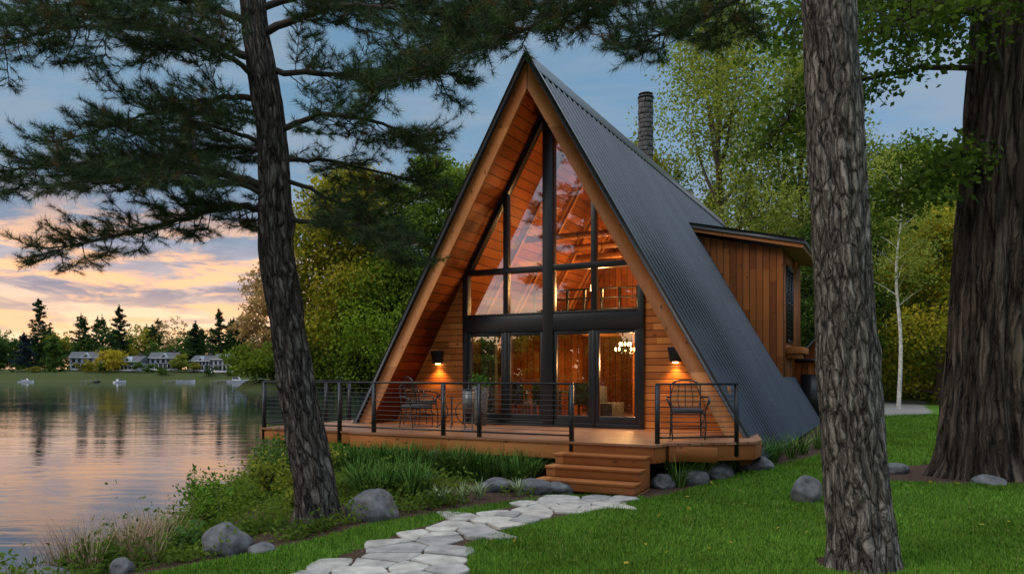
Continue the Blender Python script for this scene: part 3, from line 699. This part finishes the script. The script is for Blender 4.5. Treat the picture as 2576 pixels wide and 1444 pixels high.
def dup(src,name,loc,rz,s):
    e=empty(name,loc,rz,s)
    for c in src.children:
        o=c.copy(); scene.collection.objects.link(o); o.parent=e
dup(p1,'pine_tree.002',(-16.5,.5,0),.6,1.5); dup(p1,'pine_tree.003',(-25,-8,0),2.2,2.0)

# ------------------------------------------------------------------ broadleaf
def crown(C,n_clump,rad,per,spread,size,c0,c1,rng,hole=.35,asp=.6):
    k=len(C); idx=rng.integers(0,k,n_clump); d=rng.normal(size=(n_clump,3)); d/=np.linalg.norm(d,axis=1,keepdims=True)
    rr=rng.random((n_clump,1))**(hole); P=C[idx]+d*rad[idx]*rr
    cl=np.repeat(P,per,0); off=rng.normal(size=(n_clump*per,3))*spread*np.array([1,1,.6]); X_=cl+off
    t=np.repeat(np.clip(rng.random((n_clump,1))*.8+.15*d[:,2:3]+.05,0,1),per,0)+rng.normal(size=(n_clump*per,1))*.12
    t=np.clip(t,0,1); col=np.array(c0)*(1-t)+np.array(c1)*t
    return leaves(X_,size,col,asp,rng=rng)
def broadleaf(name,x,y,h,w,c0,c1,size,nc,seed,base=.2,lobes=14,bark_=None,per=26,lean=0,spread=None):
    rng=np.random.default_rng(seed); z0=float(hgt(x,y)); e=empty(name,(x,y,z0))
    C=[];Rr=[]; a=Acc()
    tr=cat([(0,0,-.3),(lean*.3,0,h*.3),(lean,0,h*.6),(lean*1.2,0,h*.93)],12); a.tube(tr,np.linspace(h*.017+.05,.03,12),10)
    for i in range(lobes):
        f=(i+.5)/lobes; zc=h*(base+.08+(.90-base)*f); env=math.sin(math.pi*min(1,(f*.85+.16)))**.7
        t=i*2.4+rng.random(); rad=w*.5*env*(.35+.45*rng.random())
        c=np.array([lean*f+rad*math.cos(t),rad*math.sin(t),zc]); C.append(c); s_=w*.5*(.36+.2*rng.random())*(.55+.45*env); Rr.append([s_,s_,s_*.8])
        b0=tr[min(11,int((zc*.8/h)*12))]; a.tube(cat([b0,(b0+c)/2+np.array([0,0,-.03*h]),c],6),np.linspace(h*.006+.02,.015,6),6)
    a.obj('trunk_and_limbs',bark_ or M['trunkbg'],e,smooth=True)
    V,F,c=crown(np.array(C),nc,np.array(Rr),per,spread or w*.045,size,c0,c1,rng)
    mk('foliage',V,F,M['leaf'],e,col=c)
YG=((.08,.12,.02),(.42,.35,.04)); GR=((.05,.095,.02),(.18,.27,.045)); LG=((.095,.14,.035),(.35,.39,.09)); DG=((.02,.045,.014),(.08,.14,.03))
broadleaf('maple_tree',-30,140,38,30,*YG,.7,1700,21,base=.0,lobes=20)
broadleaf('maple_tree.001',-14,138,40,24,*GR,.7,1500,22,base=.0,lobes=18)
broadleaf('maple_tree.002',-46,146,23,15,(.25,.16,.08),(.6,.42,.24),.6,420,23,base=.05,lobes=12)
broadleaf('willow_tree',-22,134,20,28,(.05,.10,.015),(.22,.32,.035),.6,1300,24,base=-.05,lobes=16)
broadleaf('maple_tree.003',-4,140,42,20,*YG,.75,900,25,base=.05,lobes=14)
broadleaf('poplar_tree',4,60,19,9,*LG,.3,600,26,base=.1,lobes=12)
broadleaf('poplar_tree.001',13,46,24,13,*LG,.20,1400,31,base=.15,lobes=22,lean=-.5)
broadleaf('poplar_tree.002',19,50,23,12,*LG,.22,1100,32,base=.1,lobes=18)
broadleaf('poplar_tree.003',8,50,17,8,*YG,.22,600,33,base=.15,lobes=12)
broadleaf('oak_tree',25,48,16,12,*GR,.24,1100,34,base=.0,lobes=16)
broadleaf('oak_tree.001',31,56,17,14,*YG,.26,1100,35,base=-.02,lobes=16)
broadleaf('oak_tree.002',22.5,40,10,8,*YG,.2,900,36,base=-.02,lobes=14)
broadleaf('oak_tree.003',37,60,18,14,*GR,.28,900,37,base=0,lobes=14)
broadleaf('oak_tree.004',28,44,11,9,*LG,.22,800,38,base=-.05,lobes=14)
broadleaf('ash_tree',17,40,11,6,*DG,.2,600,39,base=0,lobes=12)
e=empty('birch_tree',(17.3,34,float(hgt(17.3,34)))); a=Acc(); 
a.tube(cat([(0,0,-.2),(.1,0,3),(-.1,0,6),(.15,0,9),(.1,0,11)],30),np.linspace(.095,.02,30),10)
for k in range(14):
    z=4.6+k*.42;t=k*2.4;l=1.1; a.tube(cat([(0,0,z),(l*.5*math.cos(t),l*.5*math.sin(t),z+.45),(l*math.cos(t),l*math.sin(t),z+.8)],5),[.02,.014,.01,.007,.004],5)
a.obj('trunk_and_limbs',M['birch'],e,smooth=True)
V,F,c=crown(np.array([[0,0,9.],[.5,0,7.6],[-.5,0,10.5],[0,0,6.2]]),260,np.array([[1.6,1.6,1.3]]*4),16,.2,.12,*LG,np.random.default_rng(3)); mk('foliage',V,F,M['leaf'],e,col=c)
mp=empty('maple_tree.004',(8.1,13.1,.2)); O=np.array([8.1,13.1,.2])
tp=[(8.2,13.1,-.1),(8.2,13.1,.8),(8.22,13.1,2.0),(8.32,13.1,4.2),(8.46,13.1,6.2),(8.62,13.1,8.3),(8.7,13.1,10),(8.6,13,13)]
trunk('trunk',np.array(tp)-O,[.85,.76,.66,.60,.56,.53,.45,.2],M['barkO'],mp,n=128,m=260,amp=.12,flare=.3,kv=11,kz=.4,knots=[(4.3,4.6,.35,.16)])
rng=np.random.default_rng(77); a=Acc(); CL=[];
def spray(pts,r,spread,nclump,rngs=.5):
    P=cat(pts,24); P[2:]+=np.cumsum(rng.normal(size=(22,3))*.03,0); a.tube(P,np.linspace(r,.01,24),8)
    for q in range(nclump):
        i=int(24*(.25+.75*rng.random())); i=min(23,i); d=rng.normal(size=3)*[1,1,.6];d/=np.linalg.norm(d); l=spread*(.3+.8*rng.random())
        c=P[i]+d*l+np.array([0,0,-.15*l]); a.tube(cat([P[i],(P[i]+c)/2+[0,0,.08],c],5),[.014,.01,.008,.006,.004],4); CL.append(c)
for pts,r,sp_,n_ in [([(8.5,13,7.5),(7.2,12.6,8.4),(5.8,12.3,8.2),(4.6,12,7.6)],.12,.9,80),
 ([(8.5,13,6.8),(7.4,12.2,7.6),(6.4,11.6,7.4),(5.6,11.3,6.9)],.08,.75,60),
 ([(8.5,13,7.2),(7.0,13.6,7.3),(5.6,14,7.0),(4.7,14.2,6.2)],.06,.7,60),
 ([(8.4,13,5.8),(7.7,12.8,5.6),(7.0,12.6,5.3),(6.3,12.6,5.0)],.05,.5,45),
 ([(8.5,13,8),(7.6,13.5,9),(6.4,13.8,8.8),(5,13.6,8.8)],.1,.9,55),
 ([(8.5,13,7.5),(8.6,12,8.6),(8,11,8.8),(7.4,10.6,8.0)],.1,.8,40),
 ([(8.6,13,9),(9.6,13,10),(11,13,10),(12,13,9.5)],.1,1.0,40)]:
    spray(np.array(pts)-O,r,sp_,n_)
a.obj('limbs',M['twig'],mp,smooth=True)
CL=np.array(CL);per=34; t=np.repeat(rng.random((len(CL),1)),per,0)*.8+rng.random((len(CL)*per,1))*.2
V,F,c=leaves(np.repeat(CL,per,0)+rng.normal(size=(len(CL)*per,3))*[.22,.22,.13],.105,np.array([.03,.06,.015])*(1-t)+np.array([.12,.185,.038])*t,.7,up=.6)
mk('foliage',V,F,M['leaf'],mp,col=c)

# ------------------------------------------------------------------ understory, distant mass
def mass(name,items,seed):
    rng=np.random.default_rng(seed); Vs=[];Fs=[];Cs=[];n=0
    for (x,y,h,w,kind,c0,c1,size,nc) in items:
        z0=float(hgt(x,y))
        if kind=='b':
            k=9; C=np.array([[x+rng.normal()*w*.2,y+rng.normal()*w*.2,z0+h*(.12+.74*rng.random())] for _ in range(k)]); Rr=np.array([[w*.27,w*.27,h*.19]]*k)
            V,F,c=crown(C,nc,Rr,16,w*.05,size,c0,c1,rng)
        else:
            nb=int(h*2.6); Ps=[]
            for q in range(nb):
                f=(q+rng.random())/nb; L_=w*.5*(.12+.88*f**.75)*(.5+.6*rng.random()); t=rng.random()*6.283; m_=max(6,int(nc*14/nb)); g=rng.random(m_)**.8
                Ps.append(np.stack([x+L_*g*np.cos(t)+rng.normal(size=m_)*.3,y+L_*g*np.sin(t)+rng.normal(size=m_)*.3,z0+h*(1-f*.9)+.25*L_*g**2-.1*L_*g+rng.normal(size=m_)*.22],1))
            P=np.concatenate(Ps); P[:max(6,len(P)//60)]=[x,y,z0+h]; P[:max(6,len(P)//60)]+=rng.normal(size=(max(6,len(P)//60),3))*[.15,.15,.6]
            tt=rng.random((len(P),1)); V,F,c=leaves(P,size,np.array(c0)*(1-tt)+np.array(c1)*tt,.45,up=.8,rng=rng)
        Vs.append(V);Fs.append(F+n);Cs.append(c);n+=len(V)
    return mk(name,np.concatenate(Vs),np.concatenate(Fs),M['leaf'],col=np.concatenate(Cs))
rng=np.random.default_rng(9); it=[]
x=-260.
pal=[((.014,.035,.018),(.05,.095,.04)),((.03,.07,.02),(.11,.18,.045)),((.10,.11,.02),(.34,.31,.05)),((.02,.05,.02),(.07,.13,.045))]
while x<-35:
    y=292+rng.random()*30
    kind='c' if rng.random()<.35 else 'b'
    h=(15+7*rng.random()) if kind=='c' else 11+7*rng.random()
    c=pal[0] if kind=='c' else pal[int(rng.choice([1,3,1,3,2]))]
    it.append((x,y,h,h*(.8 if kind=='c' else 1.0),kind,*c,.9,120)); x+=2.0+rng.random()*2.0
x=-205.
while x<-66:
    it.append((x+rng.normal(),287+rng.random()*6,6+7*rng.random(),9,'b',*pal[int(rng.choice([1,3,3,1]))],.7,100)); x+=4+rng.random()*4
x=-200.
while x<-70:
    it.append((x+rng.normal(),268+rng.random()*8,1.5+3*rng.random(),5,'b',*pal[int(rng.choice([1,3,3,2,1]))],.5,50)); x+=4+rng.random()*6
for (x,h,w_) in((-181,26,17),(-150,23,14),(-112,22,14),(-103,19,13),(-92,16,11),(-84,15,11),(-121,17,11)): it.append((x,290,h,w_,'c',(.012,.03,.02),(.045,.08,.04),.8,330))
it.append((-176,274,13,11,'c',(.012,.022,.04),(.04,.065,.1),.7,260)); it.append((-164,272,12,12,'c',(.03,.07,.02),(.10,.17,.05),.7,260))
it.append((-144,274,9.5,13,'b',(.2,.17,.02),(.46,.37,.05),.8,200)); it.append((-132,292,20,9,'b',(.3,.2,.12),(.55,.38,.25),.6,110)); it.append((-120,275,8,8,'b',(.10,.13,.03),(.28,.3,.06),.8,100))
for x in(-90,-82,-74,-66): it.append((x,276+rng.random()*5,13,12,'c',(.02,.05,.02),(.06,.12,.04),.7,260))
mass('distant_tree_line',it,1)
it=[]
x=-50.
while x<14: it.append((x,134+rng.random()*4+max(0,-x-44)*1.5,6+4*rng.random(),11,'b',(.05,.09,.015),(.18,.25,.035),.6,130)); x+=4
mass('shoreline_shrubs',it,2)
it=[]
for k in range(46):
    f=k/45; x=12+f*34+rng.normal(); y=44+rng.random()*16; it.append((x,y,3+7*rng.random(),5,'b',*((DG,GR,YG)[k%3]),.2,150))
for k in range(16):
    it.append((11+k*1.1+rng.normal()*.4,38+.5*k+rng.random()*3,1.3+1.4*rng.random(),2.6,'b',(.06,.12,.018),(.25,.34,.05),.13,90))
for k in range(10): it.append((14+k*3,64,16+6*rng.random(),10,'c',(.014,.035,.015),(.05,.09,.03),.35,420))
mass('forest_undergrowth',it,3)
it=[]
for k in range(20):
    f=k/19; it.append((-10.5-f*20+rng.normal()*.4,1.6+1.2*f+rng.normal()*.6,3.4+2.0*rng.random(),3.6,'b',DG[0],GR[1],.28,130))
mass('unseen_thicket',it,8)  # thicket added out of frame to darken reflections in the door glass

# ------------------------------------------------------------------ bank plants and bed plants
rng=np.random.default_rng(13)
def arch(P,length,width,c0,c1,nb,spread=.06,seg=4,droop=.9):
    P=np.repeat(P,nb,0);N_=len(P); az=rng.random(N_)*6.283; out=.25+.75*rng.random(N_); L_=length*(.6+.7*rng.random(N_))
    d=np.stack([np.cos(az),np.sin(az),0*az],1); wv=np.stack([-np.sin(az),np.cos(az),0*az],1); B=P+d*spread*rng.random((N_,1))
    rows=[]
    for s_ in range(seg+1):
        t=s_/seg; c=B+d*(L_*out*.75*t**1.3)[:,None]; c[:,2]+=L_*(t*1.0-droop*out*.6*t**2.4)
        w=width*(1-t)**.6*.5; rows+= [c-wv*w,c+wv*w]
    V=np.stack(rows,1).reshape(-1,3); k=2*(seg+1); base=np.arange(N_)[:,None]*k
    F=np.concatenate([base+np.array([2*s_,2*s_+1,2*s_+3,2*s_+2]) for s_ in range(seg)]); t=rng.random((N_,1)); return V,F,np.repeat(np.array(c0)*(1-t)+np.array(c1)*t,k,0)
pts_=[]
for _ in range(95):
    u=rng.uniform(-5.2,1.5); v=rng.uniform(-4.15,-3.55); x,y=loc2w(u,v)
    pts_.append((x,y))
for _ in range(22):
    u=rng.uniform(3.7,5.6); v=-4.0+3.3*(max(u-3.7,0))+rng.uniform(.2,.9); pts_.append(loc2w(u,v))
for _ in range(16): pts_.append((rng.uniform(-2.6,-1.2),rng.uniform(11.4,12.8)))
P=np.array([(x,y,float(hgt(x,y))) for x,y in pts_]); V,F,c=arch(P,.66,.02,(.028,.075,.016),(.15,.27,.055),62,.12)
mk('ornamental_grass',V,F,M['grass'],col=c)
P=np.array([(x,y,float(hgt(x,y))) for x,y in((-1.05,11.2),(-.5,11.7),(.1,12.1),(-.75,11.4))]); V,F,c=arch(P,.33,.02,(.16,.22,.1),(.4,.46,.26),60,.05); mk('variegated_hosta',V,F,M['grass'],col=c)
N=30000; yy=7+rng.random(N)*16; xs0=np.interp(yy,SY,SX); xe=np.interp(yy,XL[0]+[14,24],XL[1]+[-2.5,-4.5]); xx=xs0+.15+(xe-xs0-.35)*rng.random(N)
pat=np.sin(xx*2.3+yy)*np.cos(yy*2.1-xx)+rng.normal(size=N)*.35
sdist=xx-xs0; ul,vl=w2loc(xx,yy); k=((pat>-.1)|(sdist<1.6))&(np.hypot(xx+2.58,yy-10.2)>.45)&~((ul>-4.5)&(vl>-4.6)); xx=xx[k];yy=yy[k];sd=sdist[k]
hh=np.abs(rng.normal(size=len(xx)))*.13*(1+.9*np.exp(-((sd-1.0)/.9)**2))*(1+.5*np.sin(xx*4)*np.cos(yy*3))
rep=3; xx=np.repeat(xx,rep)+rng.normal(size=len(xx)*rep)*.04;yy=np.repeat(yy,rep)+rng.normal(size=len(yy)*rep)*.04;hh=np.repeat(hh,rep)*(.4+.8*rng.random(len(hh)*rep))
C=np.stack([xx,yy,hgt(xx,yy)+np.abs(hh)+.01],1); t=rng.random((len(C),1)); t2=(np.sin(xx*1.7+yy*2.3)*.5+.5)[:,None]*.5+t*.5
V,F,c=leaves(C,.07,np.array([.04,.08,.016])*(1-t2)+np.array([.18,.26,.045])*t2,.5,up=1.0); mk('groundcover_plants',V,F,M['leaf'],col=c)
def shrub(name,x,y,h,w,c0,c1,n=26,size=.085,seed=1):
    rg=np.random.default_rng(seed); z=float(hgt(x,y)); e=empty(name,(x,y,z)); a=Acc();C=[]
    for k in range(n):
        t=rg.random()*6.283;l=h*(.55+.5*rg.random()); o=w*.5*rg.random()**.6; tip=np.array([o*math.cos(t),o*math.sin(t),l]); S=cat([(0,0,-.02),tip*[.3,.3,.5],tip],8); a.tube(S,np.linspace(.007,.002,8),4)
        for q in range(22): i=rg.integers(2,8); C.append(S[i]+rg.normal(size=3)*.05)
    a.obj('stems',M['twig'],e); C=np.array(C);t=rg.random((len(C),1)); V,F,c=leaves(C,size,np.array(c0)*(1-t)+np.array(c1)*t,.5,up=.5,rng=rg); mk('foliage',V,F,M['leaf'],e,col=c)
S_=[(-4.6,11.3,.75,.8),(-5.2,10.3,.55,.7),(-4.4,9.6,.45,.7),(-5.0,12.6,.8,.9),(-4.4,13.6,.8,.9),(-4.6,15.2,1.0,1.0),(-4.9,16.6,1.2,1.0),(-3.5,12.6,.55,.8),(-3.8,8.9,.35,.6),(-5.1,9.0,.4,.6),(-3.6,14.4,.7,.9),(-5.6,17.5,1.1,1.1),(-4.5,8.2,.35,.5),(-3.2,11.4,.4,.6),(-5.7,13.8,.9,.9)]
for i,(x,y,h,w) in enumerate(S_): shrub('shrub' if i==0 else 'shrub.%03d'%i,x,y,h,w,*[((.05,.11,.018),(.2,.34,.05)),((.09,.13,.02),(.34,.36,.07)),((.04,.10,.03),(.15,.25,.07))][i%3],seed=i+1)
P=np.array([(x,y,float(hgt(x,y))) for x,y in [(-4.75+rng.normal()*.3,9.6+rng.normal()*.4) for _ in range(20)]+[(-4.6+rng.normal()*.3,8.4+rng.normal()*.3) for _ in range(14)]])
V,F,c=arch(P,.68,.01,(.2,.14,.08),(.5,.37,.25),44,.08,droop=.35); mk('dry_reeds',V,F,M['grass'],col=c)
n=16000; xx=rng.uniform(-4,10.5,n);yy=rng.uniform(5.5,15,n); k=~lawn(xx,yy); xx=xx[k];yy=yy[k]; C=np.stack([xx,yy,hgt(xx,yy)+.006],1); t=rng.random((len(C),1))
V,F,c=leaves(C,.035,np.array([.04,.025,.017])*(1-t)+np.array([.20,.135,.10])*t,.35,up=4); mk('bark_mulch',V,F,M['grass'],col=c)
xx=rng.uniform(-1,9,70);yy=rng.uniform(7.4,14,70); k=lawn(xx,yy); xx=xx[k];yy=yy[k]; C=np.stack([xx,yy,hgt(xx,yy)+.05],1); V,F,c=leaves(C,.06,np.tile([.45,.33,.06],(len(C),1)),.7,up=2); mk('fallen_leaves',V,F,M['leaf'],col=c)

# ------------------------------------------------------------------ far shore houses and boats
WH=plain('gray_siding',(.34,.38,.43),.7);WT=plain('white_trim',(.62,.64,.67),.6);RF=plain('shingle_roof',(.07,.078,.09),.9);WN=plain('dark_window',(.02,.025,.03),.15)
def house(name,x,y,w,d,h,rz,porch=True):
    e=empty(name,(x,y,float(hgt(x,y))),rz); a=Acc(); a.prism([(-w/2,-.6),(w/2,-.6),(w/2,h),(-w/2,h)],-d/2,d/2); a.prism([(-w*.18,h),(w*.22,h),(.02*w,h+1.8)],-d/2-.3,-d/2+3); a.obj('walls',WH,e)
    a=Acc(); rh=2.2
    V=[(-w/2-.5,-d/2-.5,h),(w/2+.5,-d/2-.5,h),(w/2+.5,d/2+.5,h),(-w/2-.5,d/2+.5,h),(-w/2-.3,0,h+rh),(w/2+.3,0,h+rh)]; a.add(V,[(0,1,5,4),(2,3,4,5),(0,4,3,3),(1,2,5,5),(0,3,2,1)])
    if porch: a.rbox((0,-d/2-1.4,h*.52),(w*.8,2.8,.15),0,.12)
    a.box(w*.28,w*.28+.8,-.5,.4,h+.5,h+3.0); a.obj('roof',RF,e)
    a=Acc()
    for q in range(5):
        u=-w*.42+q*w*.19
        for z in(.5,h*.6): a.box(u,u+w*.1,-d/2-.05,-d/2+.02,z,z+1.2)
    a.box(-.03*w,.07*w,-d/2-.36,-d/2-.31,h+.3,h+1.1); a.obj('windows',WN,e)
    a=Acc()
    for q in range(6): u=-w*.4+q*w*.16; a.box(u-.1,u+.1,-d/2-2.7,-d/2-2.5,-.3,h*.5)
    a.box(-w*.4,w*.4,-d/2-2.8,-d/2-.1,-.5,.1); a.box(-w/2-.55,w/2+.55,-d/2-.6,-d/2-.51,h-.12,h+.08); a.obj('porch_and_trim',WT,e)
for i,(x,w,h,rz) in enumerate([(-157,10,4.2,.25),(-139,10,3.0,-.2),(-129,9.5,4.2,.15),(-114,7,3.4,-.1),(-104,9.5,4.4,-.2)]): house('lake_house' if i==0 else 'lake_house.%03d'%i,x,(281,279,283,282,280)[i],w,7,h,rz)
def boat(name,x,y,l,rz,cabin=True):
    e=empty(name,(x,y,-1),rz); V=[];F=[]
    st_=[(-.5,.8,.9),(-.2,1,.95),(.15,.95,1.05),(.38,.6,1.2),(.5,.05,1.35)]
    for t,w,h in st_:
        W_=l*.17*w; V+=[(t*l,-W_,h*l*.11),(t*l,-W_*.7,-.15),(t*l,W_*.7,-.15),(t*l,W_,h*l*.11)]
    for i in range(4):
        b0=i*4
        for j in range(3): F.append((b0+j,b0+j+4,b0+j+5,b0+j+1))
        F.append((b0+3,b0+7,b0+4,b0))
    F.append((0,1,2,3)); mk('hull',V,F,plain('boat_white',(.6,.63,.68),.3),e)
    if cabin:
        a=Acc(); a.prism([(-.25*l,.1*l),(.15*l,.1*l),(.02*l,.25*l),(-.25*l,.25*l)],-l*.11,l*.11); a.obj('cabin_top',WT,e)
        a=Acc(); a.prism([(-.22*l,.15*l),(.09*l,.15*l),(.04*l,.22*l),(-.22*l,.22*l)],-l*.115,l*.115); a.obj('windshield',WN,e)
for i,(x,y,l,rz) in enumerate([(-128,248,4.5,1.2),(-92,255,7,.1),(-76,246,6.5,0),(-110,256,6,.2),(-165,258,5,.1),(-84,257,5,.3)]): boat('motorboat' if i==0 else 'motorboat.%03d'%i,x,y,l,rz,i!=3)
for i,(x,l) in enumerate([(-98,14),(-114,10),(-142,9)]):
    e=empty('dock' if i==0 else 'dock.%03d'%i,(x,256,0)); a=Acc(); a.box(-1,1,-l/2,10,-.5,-.38)
    for y in np.arange(-l/2,10,3):
        for q in(-.9,.9): a.box(q-.1,q+.1,y,y+.2,-1.6,-.2)
    a.obj('planks_and_piles',M['conc'],e)

# ------------------------------------------------------------------ sky / light
w=bpy.data.worlds.new('World'); scene.world=w; w.use_nodes=True; nt=w.node_tree; bg=nt.nodes['Background']; out=nt.nodes['World Output']
tc=nt.nodes.new('ShaderNodeTexCoord').outputs['Generated']; sp=nd(nt,'ShaderNodeSeparateXYZ',Vector=tc); z=sp.outputs[2]
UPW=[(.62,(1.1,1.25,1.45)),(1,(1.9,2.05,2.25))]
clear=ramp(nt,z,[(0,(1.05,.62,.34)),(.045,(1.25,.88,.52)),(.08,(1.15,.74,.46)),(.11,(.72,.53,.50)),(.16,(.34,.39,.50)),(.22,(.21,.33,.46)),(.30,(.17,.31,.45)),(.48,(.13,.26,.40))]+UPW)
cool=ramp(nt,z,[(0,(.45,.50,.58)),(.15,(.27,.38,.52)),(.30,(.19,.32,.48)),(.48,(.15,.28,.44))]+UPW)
wf=nd(nt,'ShaderNodeMapRange',{'clamp':True},Value=sp.outputs[0]); wf.inputs[1].default_value=.45; wf.inputs[2].default_value=-.15
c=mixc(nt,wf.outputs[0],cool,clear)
zz=math_(nt,'ADD',math_(nt,'MAXIMUM',z,0),.12); px_=math_(nt,'DIVIDE',sp.outputs[0],zz); py_=math_(nt,'DIVIDE',sp.outputs[1],zz)
cv=nd(nt,'ShaderNodeCombineXYZ',X=px_,Y=py_).outputs[0]
n1=noise(nt,mapping(nt,cv,(1.0,1.6,1)),1.1,6,.6,.5).outputs[0]
n2=noise(nt,mapping(nt,tc,(5,5,26)),1.0,6,.62,.6).outputs[0]; n3=noise(nt,mapping(nt,tc,(9,9,42)),1.0,5,.6,.4).outputs[0]
mask=ramp(nt,n1,[(.45,0),(.6,.8)])
ccol=ramp(nt,z,[(0,(.95,.52,.30)),(.05,(.95,.58,.36)),(.10,(.46,.35,.38)),(.16,(.24,.27,.36)),(.25,(.27,.35,.44)),(.48,(.32,.41,.50)),(.62,(1.1,1.2,1.3)),(1,(1.8,1.9,2.0))])
c=mixc(nt,mask,c,ccol)
band=math_(nt,'MULTIPLY',ramp(nt,n2,[(.46,0),(.55,.95)]),ramp(nt,z,[(.02,.3),(.06,.5),(.10,1),(.18,.9),(.26,0)]))
c=mixc(nt,band,c,ramp(nt,z,[(.03,(.75,.43,.30)),(.10,(.30,.25,.32)),(.18,(.20,.25,.35))]))
hl=math_(nt,'MULTIPLY',ramp(nt,n3,[(.50,0),(.60,1)]),ramp(nt,z,[(.03,.8),(.07,1),(.12,1),(.165,.6),(.2,.12),(.3,0)]))
hl=math_(nt,'MULTIPLY',hl,wf.outputs[0]); c=mixc(nt,hl,c,(1.25,.66,.32))
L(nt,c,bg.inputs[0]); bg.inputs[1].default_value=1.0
sky=nd(nt,'ShaderNodeTexSky',{'sky_type':'NISHITA','sun_disc':False,'sun_elevation':math.radians(30),'sun_rotation':math.radians(-112)})
bg2=nd(nt,'ShaderNodeBackground',Strength=.015); L(nt,sky.outputs[0],bg2.inputs[0])
ad=nd(nt,'ShaderNodeAddShader',i0=bg.outputs[0],i1=bg2.outputs[0]); L(nt,ad.outputs[0],out.inputs[0])
l=bpy.data.lights.new('sun_light','SUN'); l.energy=1.25; l.angle=math.radians(22); l.color=(1,.82,.64)
o=bpy.data.objects.new('sun_light',l); scene.collection.objects.link(o)
o.rotation_euler=Vector((.74,.30,-.62)).to_track_quat('-Z','Y').to_euler()
cam=bpy.data.cameras.new('camera'); co=bpy.data.objects.new('camera',cam); scene.collection.objects.link(co)
co.location=(0,0,1.92); co.rotation_euler=(math.pi/2,0,0); cam.lens=26.7; cam.sensor_width=36; cam.shift_y=.0846; cam.clip_end=5000; cam.clip_start=.05
scene.camera=co
scene.view_settings.view_transform='Standard'; scene.view_settings.look='None'; scene.view_settings.exposure=0
